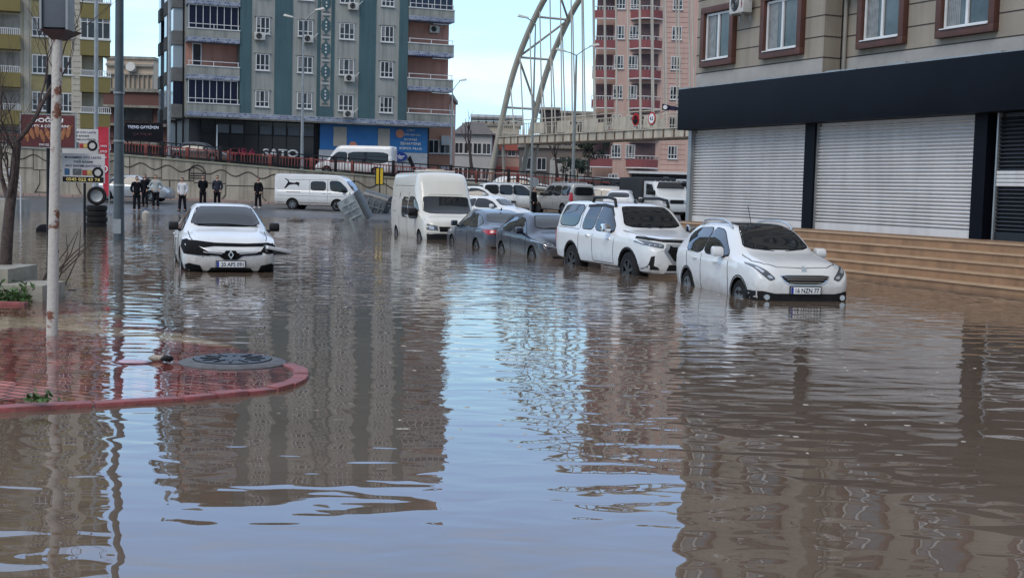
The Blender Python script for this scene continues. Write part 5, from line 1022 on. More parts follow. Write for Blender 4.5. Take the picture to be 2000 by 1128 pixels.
# road signs on the bridge
Mbr = Matrix.Translation(B0) @ Matrix.Rotation(ba,4,'Z')
def sgn(px): return (lambda tt: (tt*B0.y-B0.x)/(cos(ba)-tt*sin(ba)))((px-4-1000)/F)
for lab, px, kind in (('red and black round traffic sign fixed to the bridge parapet',1237,0),('round red-ringed height limit sign fixed to the bridge parapet',1268,1)):
    s = thing('traffic_sign', lab, 'traffic sign', Mbr @ Vector((sgn(px), -.05, DZ+.85)), ba, 'round signs on the footbridge')
    MB().cyl((0,0,0),(0,-.03,0),.39,n=32).build('sign_disc', mat('sign_red', (.42,.02,.02), .4), s, smooth=True)
    if kind: MB().cyl((0,-.03,0),(0,-.04,0),.30,n=32).build('sign_face', M['plate'], s, smooth=True); text('4.2', .36, .22, M['ink'], s, onfront(0,0,-.04), .02, .01)
    else: 
        MB().prism([(.30*cos(pi+i*pi/12), .30*sin(pi+i*pi/12)) for i in range(13)], -.045, -.03).build('sign_face', M['ink'], s)
        for i in range(3): MB().box(-.22+.16*i,-.10+.16*i,-.045,-.03,.02,.26-.05*abs(i-1)).build('sign_symbol', M['ink'], s)
s = thing('flag_bundle', 'dark blue and white flag hanging from the bridge near the navy fascia', 'flag', at(1308, 210, 60)); b = MB()
n = 12; P0 = [(-.35+.8*i/n, .05*sin(i*1.3)) for i in range(n+1)]; 
for i in range(n): (xa,ya),(xb,yb) = P0[i],P0[i+1]; b.hull8([(xa,ya,-.12-.02*i%.1),(xb,yb,-.12),(xb,yb+.02,-.12),(xa,ya+.02,-.12),(xa,ya,.16-.012*i),(xb,yb,.16-.012*(i+1)),(xb,yb+.02,.15-.012*(i+1)),(xa,ya+.02,.15-.012*i)])
b.build('flag_cloth', mat('flag_navy', (.012,.012,.04), .8), s); MB().cyl((-.22,-.06,0),(-.22,-.075,0),.1,n=16).build('flag_emblem', M['plate'], s); MB().tube([(-.4,.08,-.25),(.5,.06,.2)], .012, 5).build('flag_pole', M['blackmetal'], s)
# ---------------------------------------------------------------- lamps and poles
def lamp(label, px, ytop, Y, arms, h_m=M['galv'], r=.09, zb=None):
    p = at(px, ytop, Y); z0_ = gz(p.x, Y) if zb is None else zb
    t = thing('street_lamp', label, 'street lamp', (p.x, Y, z0_)); H_ = p.z-z0_
    MB().tube([(0,0,0),(0,0,H_*.5),(0,0,H_)], [r*1.3, r, r*.6], 10).build('pole', h_m, t, smooth=True)
    for dx, dz in arms:
        a_ = MB().tube([(0,0,H_-.05),(dx*.5,0,H_+dz*.55),(dx,0,H_+dz)], .035, 6).build('arm', h_m, t, smooth=True)
        s_ = 1 if dx > 0 else -1; hM = Matrix.Translation((dx,0,H_+dz)) @ Matrix.Rotation(-s_*R(12),4,'Y')
        MB(hM).hull8([(-.1*s_,-.1,-.02),(.55*s_,-.15,-.06),(.55*s_,.15,-.06),(-.1*s_,.1,-.02),(-.1*s_,-.06,.08),(.5*s_,-.1,.10),(.5*s_,.1,.10),(-.1*s_,.06,.08)] if s_ > 0 else [(-.55,-.15,-.06),(.1,-.1,-.02),(.1,.1,-.02),(-.55,.15,-.06),(-.5,-.1,.10),(.1,-.06,.08),(.1,.06,.08),(-.5,.1,.10)]).build('lamp_head', M['acbody'], a_, bevel=.03)
    return t
lamp('tall street lamp with two heads in front of the teal block', 593, 42, 86, ((-.8,.25),(.85,.75)), zb=2.3)
lamp('tall grey street lamp with one head left of the arch', 1046, 47, 74, ((-.5,.32),), mat('lamp_post_dark', (.20,.22,.22), .5, var=.2), .065)
lamp('street lamp with two arms among the bridge hangers', 1126, 107, 82, ((-.8,.2),(.9,.55)), mat('lamp_post_dark', (.20,.22,.22), .5), .10)
lamp('single-arm street lamp at the right edge of the teal block', 884, 176, 104, ((.6,.75),), zb=2)
t = thing('lamp_post', 'thick dark grey lamp post rising out of the frame from the flood', 'pole', gnd(232, 470, 0)+Vector((0,0,-.3))); b = MB().tube([(0,0,0),(0,0,4),(.02,0,14)], [.155,.12,.09], 16); b.build('pole', M['greypole'], t, smooth=True)
for zz in (1.8,3.0,4.3): MB().cyl((0,0,zz),(0,0,zz+.05),.15,n=16).build('clamp_band', M['galv'], t, smooth=True)
MB().box(-.1,.1,-.16,-.1,.5,.9).build('access_door', M['galv'], t)
p = at(188, 0, 60); t = thing('slim_pole', 'slim grey pole in front of the olive balconies', 'pole', (p.x, 60, -.1)); MB().tube([(0,0,0),(.0,0,16)], [.11,.075], 10).build('pole', M['galv'], t, smooth=True)
p = gnd(340, 412); t = thing('slim_pole', 'pale slim pole at the left corner of the teal block', 'pole', (at(330,250,84).x, 84, 2)); MB().tube([(0,0,0),(0,0,18)], [.12,.09], 10).build('pole', M['galv'], t, smooth=True)
# rusty white post with sign box, on the pavement island
p = gnd(101, 659, -.03); t = thing('rusty_post', 'rust-streaked white post with a grey box on top standing on the brick island', 'post', p, 0)
pw = mat('rusty_white_paint', (.46,.44,.40), .5, c2=(.16,.06,.03), vscale=5.5, bump=.4, bscale=30)
for n_ in pw.node_tree.nodes:
    if n_.type == 'VALTORGB': n_.color_ramp.elements[0].position = .37; n_.color_ramp.elements[1].position = .43
tp = at(113, 60, p.y)-p; MB().tube([(0,0,-.2),tuple(tp*.5),tuple(tp)], [.062,.056,.050], 18).build('pole', pw, t, smooth=True)
bxm = MB(Matrix.Translation(tp)); bxm.box(-.125,.125,-.10,.10,.02,.85); o = bxm.build('sign_box', mat('box_slate', (.09,.11,.135), .45, var=.15), t, bevel=.01)
e_ = MB(Matrix.Translation(tp)); e_.box(-.15,-.127,-.13,.08,.0,.85).box(.127,.15,-.13,.08,.0,.85); e_.build('box_frame', M['galv'], o); e_ = MB(Matrix.Translation(tp)); e_.hull8([(-.05,-.05,-.10),(.05,-.05,-.10),(.05,.08,-.10),(-.05,.08,-.10),(-.15,-.13,0),(.15,-.13,0),(.15,.35,.02),(-.19,.35,.02)]); e_.build('box_base', mat('box_brown', (.05,.035,.035), .6), t)
# ---------------------------------------------------------------- signs on the left
def sgnpost(px, py, z=0): return gnd(px, py, z)
Ys = 38; p = at(94, 450, Ys); p.z = -.3
t = thing('bakery_sign', 'bakery billboard with dark red bread picture on a black post', 'sign', p)
MB().cyl((0,.08,0),(0,.08,5.0),.075,n=12).build('post', M['blackmetal'], t, smooth=True)
a_, c_ = at(40, 218, Ys), at(149, 291, Ys); x0, x1, z0_, z1_ = a_.x-p.x, c_.x-p.x, c_.z+.3, a_.z+.3-.05
sd_ = MB().box(x0,x1,-.05,.02,z0_,z1_).build('sign_frame', M['galv'], t); MB().box(x0+.03,x1-.03,-.06,-.051,z0_+.03,z1_-.03).build('sign_panel', mat('bakery_red', (.05,.006,.007), .45, c2=(.11,.012,.012), vscale=1.2), sd_)
xm = (x0+x1)/2; text('DOĞAN', .92, .17, M['plate'], sd_, onfront(xm,z1_-.17,-.062), .03, .006); text('EKMEK & ÇÖREK FIRINI', 1.22, .11, M['plate'], sd_, onfront(xm+.02,z1_-.36,-.062), .02, .006); text('0545 022 43 74', .5, .06, M['plate'], sd_, onfront(xm,z0_+.10,-.062), .01, .005)
bread = mat('bread_print', (.40,.17,.07), .6, c2=(.16,.05,.02), vscale=9); rn = random.Random(4)
for i in range(9):
    cx_ = xm-.62+.155*i; w_ = .20; zc = z0_+.36+.07*(i%3); MB(Matrix.Translation((cx_,-.066,zc)) @ Matrix.Rotation(R(rn.uniform(-25,25)),4,'Y')).lathe([(.001,-w_),(.05,-w_*.7),(.075,0),(.05,w_*.7),(.001,w_)], 12).build('bread_loaf', bread, sd_, smooth=True)
for o in [o for o in sd_.children if o.name.startswith('bread_loaf')]:
    for v in o.data.vertices: v.co.y = -.066+(v.co.y+.066)*.08
for sx_ in (-.62,.62):
    e_ = MB()
    for q in range(5): e_.prism([(xm+sx_+.02*q-.04,z1_-.62+.05*q),(xm+sx_+.05*q-.06,z1_-.54+.06*q),(xm+sx_+.03*q-.02,z1_-.50+.05*q)], -.064, -.0605)
    e_.build('wheat_print', bread, sd_)
def tyresign(label, pxa, pya, pxb, pyb, Y, lines, band, post):
    a_, c_ = at(pxa, pya, Y), at(pxb, pyb, Y); p = Vector((a_.x+(c_.x-a_.x)*post, Y, -.3)); t = thing('tyre_shop_sign', label, 'sign', p)
    x0, x1, z0_, z1_ = a_.x-p.x, c_.x-p.x, c_.z+.3, a_.z+.3; MB().cyl((0,.04,0),(0,.04,z1_-.1),.035,n=10).build('post', M['blackmetal'], t, smooth=True)
    s = MB().box(x0,x1,-.03,.0,z0_,z1_).build('sign_panel', mat('sign_white', (.50,.50,.50), .5, var=.08), t, bevel=.004); W_, H_ = x1-x0, z1_-z0_; xm = (x0+x1)/2
    for s_, fw, fz, fh, c in lines: text(s_, W_*fw, H_*fh, mat('sign_ink_'+c, {'k':(.02,.02,.02),'b':(.03,.02,.10)}[c], .5), s, onfront(xm, z0_+H_*fz, -.03), .02, .005)
    for i, (fx_, c) in enumerate(((.14,(.02,.10,.22)),(.36,(.10,.11,.12)),(.55,(.35,.03,.03)),(.66,(.45,.33,.10)))): MB().box(x0+W_*(fx_-.07 if i != 1 else fx_-.10),x0+W_*(fx_+.045 if i != 1 else fx_+.10),-.038,-.0305,z0_+H_*.26,z0_+H_*(.48 if i < 2 else .44)).build('product_picture', mat('prod%d' % i, c, .5, var=.4, vscale=15), s, bevel=.01)
    MB(Matrix.Translation((x0+W_*.84,-.034,z0_+H_*.36))).lathe([(.10,-.004),(.15,-.004),(.17,.0),(.15,.004)], 20, 'y').build('tyre_picture', M['ink'], s)
    if band: MB().box(x0+.03,x1-.03,-.036,-.0305,z0_+.02,z0_+H_*.2).build('phone_band', M['ink'], s); text('0545 022 43 74', W_*.78, H_*.11, mat('sign_yellow', (.75,.60,.18), .5), s, onfront(xm, z0_+H_*.11, -.036), .02, .004)
    return t
tyresign('upper white tyre and battery sign partly behind the bakery sign', 122, 251, 192, 303, 41, (('MUHAMMED OTO LASTİK',.92,.88,.09,'b'),('YAĞ BAKIMI',.5,.74,.08,'k'),('AKÜ BAKIMI-ANTİFRİZ',.88,.60,.08,'k')), False, .6)
tyresign('lower white tyre repair sign with a yellow phone number on black', 121, 299, 205, 358, 38.5, (('MUHAMMED OTO LASTİK',.86,.88,.10,'b'),('YAĞ BASIMI',.45,.73,.09,'k'),('AKÜ BAKIMI-ANTİFRİZ',.84,.59,.10,'b')), True, .52)
# stack of tyres crowned by an upright one
p = gnd(189, 442); t = thing('tyre_stack', 'black column of stacked tyres below the tyre repair sign', 'tyre stack', (p.x, p.y, -.25), R(10)); Yt = p.y
topz = at(189, 390, Yt).z+.25; n = int(topz/.2)
for i in range(n): MB(Matrix.Translation((random.uniform(-.02,.02),0,.2*i))).lathe([(.20,.0),(.32,.0),(.35,.025),(.362,.10),(.35,.175),(.32,.199),(.20,.199)], 28).build('tyre', M['tyre'], t, smooth=True)
t2 = thing('upright_tyre', 'single tyre with a silver wheel standing upright on the tyre stack', 'tyre', (p.x, p.y, .2*n-.25), R(8)); r_ = .33
MB(Matrix.Translation((0,0,r_))).lathe([(r_*.66,-.09),(r_*.9,-.1),(r_,-.05),(r_,.05),(r_*.9,.1),(r_*.66,.09)], 30, 'y').build('tyre', M['tyre'], t2, smooth=True)
MB(Matrix.Translation((0,0,r_))).lathe([(r_*.66,-.08),(r_*.62,-.04),(r_*.3,-.0),(.001,-.01)], 24, 'y').build('rim', M['galv'], t2, smooth=True)
# red feather flag
p = gnd(205, 432); t = thing('feather_flag', 'tall red advertising flag left of the grey lamp post', 'flag', (p.x+.1, p.y, -.2)); Yt = p.y; zt_ = at(200, 248, Yt).z+.2; n = 16; b = MB()
for i in range(n):
    z_a, z_b = 1.2+(zt_-1.2)*i/n, 1.2+(zt_-1.2)*(i+1)/n; w1 = .12+.28*(i/n)**.8; w2 = .12+.28*((i+1)/n)**.8; b.hull8([(-w1,.02*sin(i),z_a),(.05,0,z_a),(.05,.015,z_a),(-w1,.02*sin(i)+.015,z_a),(-w2,.02*sin(i+1),z_b),(.05,0,z_b),(.05,.015,z_b),(-w2,.02*sin(i+1)+.015,z_b)])
fl = b.build('flag_cloth', mat('flag_red', (.42,.02,.045), .75, var=.15), t); MB().cyl((.06,.01,0),(.06,.01,zt_),.02,n=8).build('flag_pole', M['galv'], t)
for i, s_ in enumerate(('GİRİŞ','OTO','LASTİK')): text(s_, .26, .09, M['plate'], fl, onfront(-.15, zt_-.75-.22*i, -.03), .02, .004)
MB(Matrix.Translation((-.12,-.04,zt_-1.65))).lathe([(.10,-.004),(.14,-.004),(.14,.004),(.10,.004)], 20, 'y').build('flag_ring', M['plate'], fl)
# black LED screen sign
Ysn = 84; a_, c_ = at(243, 238, Ysn), at(318, 277, Ysn); t = thing('screen_sign', 'black electronic sign with white letters above the red railing', 'sign', ((a_.x+c_.x)/2, Ysn, rz_(a_.x)))
W_ = c_.x-a_.x; H_ = a_.z-c_.z; zb_ = c_.z-rz_(a_.x); s = MB().box(-W_/2,W_/2,-.1,.1,zb_,zb_+H_).build('screen_housing', M['blackmetal'], t, bevel=.02); MB().box(-W_/2+.05,W_/2-.05,-.11,-.101,zb_+.05,zb_+H_-.05).build('screen', mat('screen_black', (.006,.006,.009), .4, spec=.15), s)
text('TREND GAYRİMEN', W_*.8, .26, mat('screen_letters', (.62,.66,.78), .5), s, onfront(0, zb_+H_*.76, -.11), .02, .01); text('SATILIK', W_*.5, .2, mat('screen_red', (.04,.004,.010), .5), s, onfront(0, zb_+H_*.35, -.11), .02, .005)
for xx in (-W_/2+.2, W_/2-.2): MB().cyl((xx,.05,0),(xx,.05,zb_),.05,n=8).build('post', M['blackmetal'], t)
# yellow marker board and back of a round sign
p = at(742, 345, 78.5); t = thing('marker_board', 'yellow and black marker board before the retaining wall', 'sign', (p.x, 78.5, gz(p.x,78.5))); zc = p.z-gz(p.x,78.5)
MB().cyl((0,.04,0),(0,.04,zc+.6),.035,n=8).build('post', M['blackmetal'], t)
for xx in (-.14, .10): MB().box(xx-.08,xx+.08,-.02,.0,zc-.45,zc+.5).build('yellow_stripe', mat('marker_yellow', (.60,.40,.02), .5), t)
MB().box(-.28,.22,.0,.02,zc-.5,zc+.55).build('board', M['blackmetal'], t)
p = at(1043, 356, 76); t = thing('round_sign', 'grey back of a round traffic sign above the dark figure', 'traffic sign', (p.x, 76, gz(p.x,76))); zc = p.z-gz(p.x,76)
MB().cyl((0,0,0),(0,0,zc+.3),.03,n=8).build('post', M['galv'], t); MB().cyl((0,-.03,zc),(0,-.05,zc),.30,n=28).build('sign_disc', M['galv'], t, smooth=True)
# white stair handrail at far left
p0 = at(8, 372, 58); t = thing('stair_handrail', 'white sloping stair handrail at the far left', 'handrail', (p0.x, 58, 0)); q = [at(-10, 322, 58), at(18, 330, 58), at(40, 345, 58)]
for i, dz in enumerate((0,-.22,-.44,-.66)): MB().tube([tuple(v-Vector((p0.x,58,0))+Vector((0,0,dz))) for v in q], .025, 6).build('rail', M['cwhite'], t, smooth=True)
for v in q[1:]: d_ = v-Vector((p0.x,58,0)); MB().cyl((d_.x,0,d_.z),(d_.x,0,-.1),.03,n=8).build('post', M['cwhite'], t)
p = at(10, 388, 60); tag(MB().box(p.x-6,p.x+.8,59,61,-.3,p.z).build('ledge', M['concrete']), kind='structure')
# ---------------------------------------------------------------- bins
def bin_(label, loc, rot, m):
    t = thing('rubbish_container', label, 'rubbish container', loc, 0, 'overturned steel containers in the flood'); t.rotation_euler = rot
    b = MB(); b.hull8([(-.60,-.42,.18),(.60,-.42,.18),(.60,.42,.18),(-.60,.42,.18),(-.70,-.52,1.15),(.70,-.52,1.15),(.70,.52,1.15),(-.70,.52,1.15)]); bd_ = b.build('bin_body', m, t, bevel=.04)
    b = MB(); 
    for xx in (-.35,0,.35): b.box(xx-.04,xx+.04,-.535,-.47,.3,1.05)
    b.box(-.66,.66,-.53,-.46,.62,.70); b.build('pressed_rib', m, bd_, bevel=.02)
    b = MB(); b.tube([(-.72,0,1.16)]+[(-.72,-.54*cos(i*pi/8),1.16+.30*sin(i*pi/8)) for i in range(0,9)], .03, 6)
    l_ = MB(); n = 8; P = [(.56*cos(i*pi/n), 1.17+.30*sin(i*pi/n)) for i in range(n+1)]
    for i in range(n): (ya,za),(yb,zb2) = P[i],P[i+1]; l_.hull8([(-.73,yb,zb2),(.73,yb,zb2),(.73,ya,za),(-.73,ya,za),(-.73,yb,zb2+.03),(.73,yb,zb2+.03),(.73,ya,za+.03),(-.73,ya,za+.03)])
    l_._a([(-.72,y_,z_) for y_, z_ in P], [tuple(range(n+1))])._a([(.72,y_,z_) for y_, z_ in P], [tuple(range(n+1))[::-1]]); l_.build('lid', mat('bin_lid_grey', (.10,.11,.115), .45, .4, var=.3), t, smooth=True)
    for xx in (-.5,.5):
        for yy in (-.35,.35): o = MB(Matrix.Translation((xx,yy,.09))).lathe([(.001,-.03),(.07,-.03),(.085,0),(.07,.03),(.001,.03)], 14, 'y').build('castor', M['tyre'], t, smooth=True)
    for s_ in (-1,1): MB().tube([(s_*.70,-.3,.95),(s_*.80,-.3,.95),(s_*.80,.3,.95),(s_*.70,.3,.95)], .02, 6).build('handle', M['galv'], t)
binm = mat('bin_galvanised', (.32,.35,.36), .38, .5, var=.4, vscale=4, bump=.6, bscale=6)
p = gnd(690, 428); bin_('nearer steel rubbish container toppled into the water before the panel van', (p.x-.65, p.y-.2, .15), (R(8), R(62), R(12)), binm)
p = gnd(728, 424); bin_('farther steel rubbish container leaning behind the toppled one', (p.x-.15, p.y+1.2, -.15), (R(-6), R(14), R(-14)), mat('bin_dark', (.10,.11,.12), .45, .5, var=.4, vscale=4, bump=.5))
# floating litter
p = gnd(285, 424); t = thing('plastic_jug', 'cream plastic jug floating below the group of men', 'jug', (p.x,p.y,.02), R(20)); MB().lathe([(.001,-.1),(.16,-.1),(.18,0),(.17,.18),(.07,.26),(.05,.3)], 20).build('jug_body', M['cream'], t, smooth=True); MB().cyl((0,0,.3),(0,0,.34),.055).build('cap', M['blue'], t)
debris('floating_rag', 'soggy grey rag bundle floating near the panel van', 'rag', gnd(578, 431)+Vector((0,0,.04)), .35,.2,.18, mat('rag_grey', (.14,.13,.12), .8, var=.5, vscale=8), 0, 9)
debris('dark_bag', 'black bag half sunk beside the dark sign post', 'bag', gnd(88, 452)+Vector((0,0,.0)), .28,.2,.22, M['cblack'], 0, 12)
debris('leaf_litter', 'small brown leaf floating left of the rusty post', 'leaf', gnd(140, 566)+Vector((0,0,.005)), .07,.03,.006, M['bark'], .4, 13)
rnf = random.Random(21); lm = mat('foam_bits', (.42,.38,.33), .7, var=.3)
for i in range(70): o = debris('floating_scrap', 'tiny pale scrap floating on the brown water among many like it', 'litter', gnd(rnf.uniform(700,1980), rnf.uniform(560,900)), rnf.uniform(.01,.03), rnf.uniform(.01,.025), .004, lm, 0, i); o['group'] = 'pale scraps floating on the water'
# planters bottom-left of the tree
p = gnd(38, 592); t = thing('planter_wall', 'low stepped concrete planter edge at the left with green weeds', 'planter', (p.x, p.y, -.2)); 
MB().box(-.42,.20,.3,1.2,0,.42).build('planter_block', mat('planter_stone', (.30,.28,.23), .8, var=.25, vscale=3, bump=.4), t, bevel=.015); MB().box(-2.4,-.35,.5,1.6,0,.62).build('planter_block', MATS['planter_stone'], t, bevel=.015)
MB().box(-2.6,.16,-.25,-.1,0,.235).build('planter_kerb', kerbm, t, bevel=.01)
def leaves(name, n, cfun, size, m, seed, parent=None, label=None, cat=None, kind=None):
    rn = random.Random(seed); b = MB()
    for i in range(n):
        c_ = Vector(cfun(rn)); s_ = size*rn.uniform(.6,1.4); d_ = Vector((rn.gauss(0,1),rn.gauss(0,1),rn.gauss(0,.7))).normalized(); e_ = d_.cross(Vector((rn.gauss(0,1),rn.gauss(0,1),rn.gauss(0,1)))).normalized()
        b._a([c_-d_*s_, c_+e_*s_*.4, c_+d_*s_, c_-e_*s_*.4], [(0,1,2,3)])
    o = b.build(name, m, parent); return o
lv2 = mat('weed_green', (.06,.14,.025), .6, c2=(.03,.07,.015), vscale=9)
o = leaves('weeds', 1500, lambda r_: (r_.uniform(-2.4,.1), r_.uniform(-.05,.5)+(.0), .2+abs(r_.gauss(0,.11))), .045, lv2, 3, t)
b = MB(); rn = random.Random(8)
for i in range(9):
    x_ = .1+rn.uniform(-.2,.2); a_ = rn.uniform(-.3,1.0); b.tube([(x_-.2,1.4,.3),(x_+a_*.3,1.5,.8),(x_+a_*.6,1.6,1.0+rn.uniform(0,.3))], [.012,.009,.004], 5)
b.build('dry_twigs', M['bark'], t)
o = leaves('weed_tuft', 60, lambda r_: (-3.42+r_.gauss(0,.05), 9.25+r_.gauss(0,.03), .07+abs(r_.gauss(0,.03))), .03, lv2, 6); tag(o, 'small dark green weed growing in the gap of the red kerb', 'weed')
# ---------------------------------------------------------------- trees
def bare_tree(name, label, base, H_, r0, seed, lean=(0,0), depth=5, spread=.55, stump=False, first=None, blen=.3):
    t = thing(name, label, 'tree', base); rn = random.Random(seed); trunk = MB(); br = MB()
    def grow(p, d, L_, r, k, b):
        n = 5; pts = [p]; rs = [r]; 
        for i in range(n): gk = .045 if k == 0 else .12; d = (d+Vector((rn.gauss(0,gk),rn.gauss(0,gk),rn.gauss(0,.06)+.05))).normalized(); p = p+d*L_/n; pts.append(p); rs.append(r*(1-.42*(i+1)/n))
        b.tube(pts, rs, 10 if k == 0 else (7 if k < 3 else 4), cap=k == 0)
        if k >= depth: return
        for j in range(rn.choice((3,3,4)) if k < 4 else 3):
            q = rn.choice(range(2, n+1)) if j else n; a_ = rn.uniform(0, 2*pi); s_ = spread*rn.uniform(.6,1.3)
            nd = (d+Vector((cos(a_),sin(a_),.35))*s_).normalized(); grow(pts[q], nd, L_*rn.uniform(.55,.85)*(blen/.3 if k == 0 else 1), rs[q]*rn.uniform(.55,.8), k+1, br)
    grow(Vector((0,0,-.3)), Vector((lean[0],lean[1],1)).normalized(), H_, r0, 0, trunk)
    trunk.build('trunk', M['bark'], t, smooth=True); br.build('branches', M['bark'], t, smooth=True); return t
pb = at(8, 400, 18.5); bare_tree('bare_tree', 'leafless brown tree leaning over the planter at the left edge', (pb.x, 18.5, 0), 2.5, .10, 31, (-.01,0), 6, .62, blen=.17)
bare_tree('bare_tree', 'pollarded dark tree between the pale house and the arch foot', at(922, 335, 105)*1, 2.6, .17, 5, (0,0), 2, .35)
bare_tree('bare_tree', 'bare tree with curving branches under the footbridge', at(1092, 355, 100), 2.2, .14, 9, (-.2,0), 4, .7)
def leafy(label, p, w_, h_, n, seed, m):
    t = thing('leafy_tree', label, 'tree', p); MB().tube([(0,0,-.5),(.05,0,h_*.4),(0,0,h_*.8)], [.14,.1,.03], 8).build('trunk', M['bark'], t, smooth=True); rn = random.Random(seed)
    cl = [(rn.gauss(0,w_*.28), rn.gauss(0,w_*.25), h_*rn.uniform(.3,1), rn.uniform(.25,.5)*w_*.5) for i in range(14)]
    def f(r_): c_ = r_.choice(cl); v = Vector((r_.gauss(0,1),r_.gauss(0,1),r_.gauss(0,1))).normalized()*c_[3]*r_.random()**.4; return (c_[0]+v.x,c_[1]+v.y,c_[2]+v.z*.8)
    leaves('crown', n, f, .11, m, seed, t)
leafy('dark green bushy tree beside the plum balcony under the bridge', at(1148, 345, 112), 3.0, 4.2, 2600, 4, mat('leaf_dark', (.03,.05,.03), .7, c2=(.015,.028,.02), vscale=2))
leafy('small dark shrub below the grey workshop building', at(1120, 350, 104), 2.0, 1.6, 1200, 6, MATS['leaf_dark'])
# ---------------------------------------------------------------- people
def skinned(pts, edges, m, name, parent, sub=1, extra=None):
    me = bpy.data.meshes.new(name); me.from_pydata([p[:3] for p in pts], edges, []); o = bpy.data.objects.new(name, me); col.objects.link(o)
    md = o.modifiers.new('s', 'SKIN'); md.use_smooth_shade = True
    for i, p in enumerate(pts): v = me.skin_vertices[0].data[i]; r_ = p[3]; v.radius = (r_ if not isinstance(r_, tuple) else r_[0], r_ if not isinstance(r_, tuple) else r_[1]); v.use_root = i == 0
    sb = o.modifiers.new('d', 'SUBSURF'); sb.levels = sub; sb.render_levels = sub
    me2 = mesh_of(o); me2.name = name; 
    if extra: bm = bmesh.new(); bm.from_mesh(me2); extra(bm); bm.to_mesh(me2); bm.free()
    me2.shade_smooth(); return link(name, me2, m, parent)
def person(label, px, py, h, rz, top, legs=M['cdark'], shoes=M['shoe'], pose=0, stride=.0, cap=False, zb=None, Y=None):
    p = gnd(px, py, .15) if Y is None else at(px, py, Y); z = gz(p.x, p.y) if zb is None else zb
    t = thing('person', label, 'person', (p.x, p.y, z), rz); k = h/1.75*.98; t.scale = (k,k,k)
    # arms: 0 hands in jacket pockets, 1 hands on hips, 2 hanging
    A = {0:((.27,.05,1.13),(.19,-.05,.95)), 1:((.34,.10,1.16),(.17,-.02,1.03)), 2:((.25,.0,1.13),(.25,-.08,.87)), 3:((.22,.05,1.15),(.05,.14,1.02))}[pose]
    P = [(0,0,.95,(.125,.085)),(0,0,1.10,(.135,.095)),(0,0,1.28,(.16,.11)),(0,0,1.42,(.13,.09)),(0,-.01,1.51,.055),(0,-.015,1.60,.05)]; E_ = [(0,1),(1,2),(2,3),(3,4),(4,5)]
    for s_ in (-1,1):
        n = len(P); (ex,ey,ez),(wx,wy,wz_) = A; P += [(s_*.17,0,1.40,.06),(s_*ex,ey,ez,.045),(s_*wx,wy,wz_,.03),(s_*(wx-.01),wy-.05,wz_-.05,.03)]; E_ += [(3,n),(n,n+1),(n+1,n+2),(n+2,n+3)]
        for f_ in range(5):
            m_ = len(P); a_ = (f_-1.5)*.018; L_ = (.075,.085,.08,.065,.05)[f_]; P += [(s_*(wx-.01)+a_,wy-.06-(.02 if f_ == 4 else 0),wz_-.09,.009),(s_*(wx-.012)+a_*1.1,wy-.055,wz_-.09-L_*.6,.007)]; E_ += [(n+3,m_),(m_,m_+1)]
        n = len(P); sy = stride*s_; P += [(s_*.09,0,.88,.075),(s_*.11,sy*.5-.01,.50,.055),(s_*.12,sy+.02,.10,.04),(s_*.13,sy-.14,.04,.035)]; E_ += [(0,n),(n,n+1),(n+1,n+2),(n+2,n+3)]
    def headf(bm):
        n0 = len(bm.verts); bmesh.ops.create_icosphere(bm, subdivisions=3, radius=1)
        bm.verts.ensure_lookup_table()
        for v in bm.verts[n0:]:
            q = v.co.copy(); x_, y_, z_ = q.x*.078, q.y*.098, q.z*.115
            if z_ < 0: x_ *= 1+z_*2.2; y_ = y_*(1+z_*1.2)-.01*max(0,-z_*6)*(1 if q.y < 0 else 0)
            if q.y < -.8 and abs(q.x) < .22 and -.35 < q.z < .15: y_ -= .022*(1-abs(q.x)/.22)
            if q.y < -.6 and .1 < q.z < .3 and .2 < abs(q.x) < .6: y_ += .010
            if abs(q.x) > .93 and abs(q.z) < .25 and abs(q.y) < .3: x_ *= 1.16
            v.co = Vector((x_, y_-.015, z_+1.655))
    skinned(P, E_, M['skin'], 'body', t, 1, headf)
    J = [(0,0,.80,(.19,.14)),(0,0,1.0,(.18,.13)),(0,0,1.15,(.175,.125)),(0,0,1.30,(.20,.135)),(0,0,1.42,(.17,.125)),(0,-.005,1.52,.085)]; F_ = [(0,1),(1,2),(2,3),(3,4),(4,5)]
    for s_ in (-1,1): n = len(J); (ex,ey,ez),(wx,wy,wz_) = A; J += [(s_*.19,0,1.40,.085),(s_*(ex+.01),ey,ez,.07),(s_*wx,wy,wz_-.02,.058)]; F_ += [(4,n),(n,n+1),(n+1,n+2)]
    skinned(J, F_, top, 'jacket', t, 2)
    T_ = [(0,0,.93,(.165,.12))]; F_ = []
    for s_ in (-1,1): n = len(T_); sy = stride*s_; T_ += [(s_*.09,0,.82,.115),(s_*.11,sy*.5-.01,.50,.085),(s_*.12,sy+.01,.05,.075)]; F_ += [(0,n),(n,n+1),(n+1,n+2)]
    skinned(T_, F_, legs, 'trousers', t, 2)
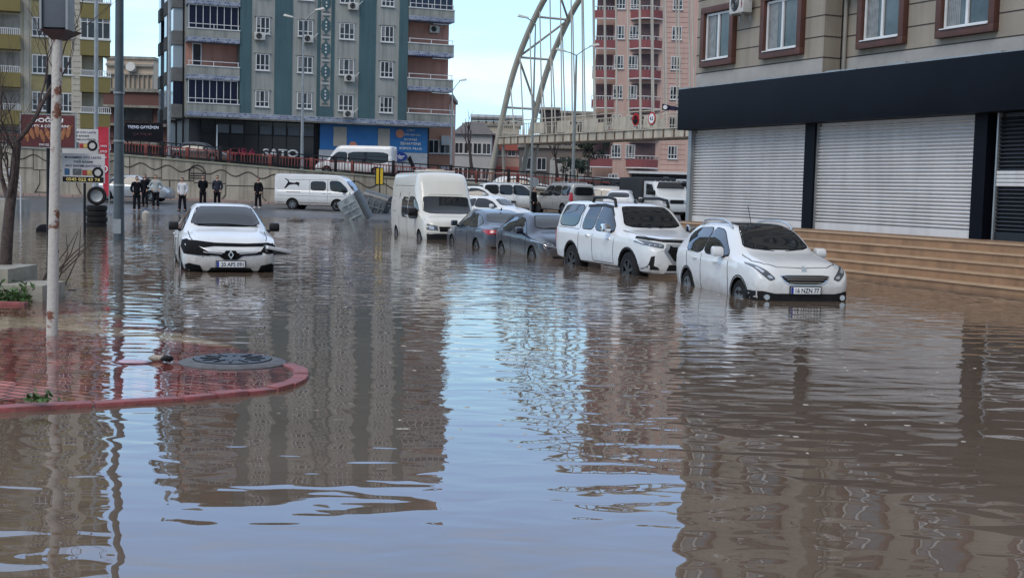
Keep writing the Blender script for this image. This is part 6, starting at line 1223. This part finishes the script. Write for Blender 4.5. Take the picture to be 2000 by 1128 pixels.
    for s_ in (-1,1): sy = stride*s_; MB().hull8([(s_*.13-.05,sy-.20,0),(s_*.13+.05,sy-.20,0),(s_*.12+.045,sy+.09,0),(s_*.12-.045,sy+.09,0),(s_*.13-.04,sy-.17,.05),(s_*.13+.04,sy-.17,.05),(s_*.12+.04,sy+.08,.10),(s_*.12-.04,sy+.08,.10)]).build('shoe', shoes, t, bevel=.02)
    def hairf(): 
        bm = bmesh.new(); bmesh.ops.create_icosphere(bm, subdivisions=3, radius=1); bmesh.ops.delete(bm, geom=[v for v in bm.verts if v.co.z < -.35 or (v.co.y < -.35 and v.co.z < .45)], context='VERTS')
        for v in bm.verts: v.co = Vector((v.co.x*.086, v.co.y*.106-.012, v.co.z*.125+1.66))
        me = bpy.data.meshes.new('hair'); bm.to_mesh(me); bm.free(); me.shade_smooth(); md = link('hair', me, M['hair'], t); s_ = md.modifiers.new('t', 'SOLIDIFY'); s_.thickness = .006
    hairf()
    for s_ in (-1,1): MB().lathe([(.001,-.004),(.008,0),(.001,.004)], 8).build('eye', M['hair'], t).location = (s_*.03, -.108, 1.672)
    return t
person('man in a long black coat at the left of the group, back half turned', 267, 409, 1.80, R(25), M['cblack'], pose=0)
person('man in a black jacket half hidden behind the long black coat', 283, 406, 1.76, R(-20), M['cblack'], pose=0)
person('man in a pale grey and dark jumper with hands on hips', 304, 408, 1.78, R(5), M['cgrey'], pose=1)
person('man in a white padded jacket and black trousers with feet apart', 356, 411, 1.74, R(-15), M['cwhite'], pose=0, stride=.10)
person('man in a black jacket directly behind the damaged saloon, arms behind him', 396, 408, 1.76, R(10), M['cblack'], pose=3)
person('man in a dark navy coat standing beside the black-jacketed man', 424, 408, 1.80, R(-8), mat('cloth_navy', (.012,.016,.03), .85), pose=0)
person('man in black with white shoes standing alone left of the panel van', 504, 410, 1.72, R(-25), M['cblack'], shoes=M['shoew'], pose=0, stride=.06)
person('figure in long black clothing beside the beige people carrier', 1042, 412, 1.65, R(60), M['cblack'], M['cblack'], pose=2, Y=72)
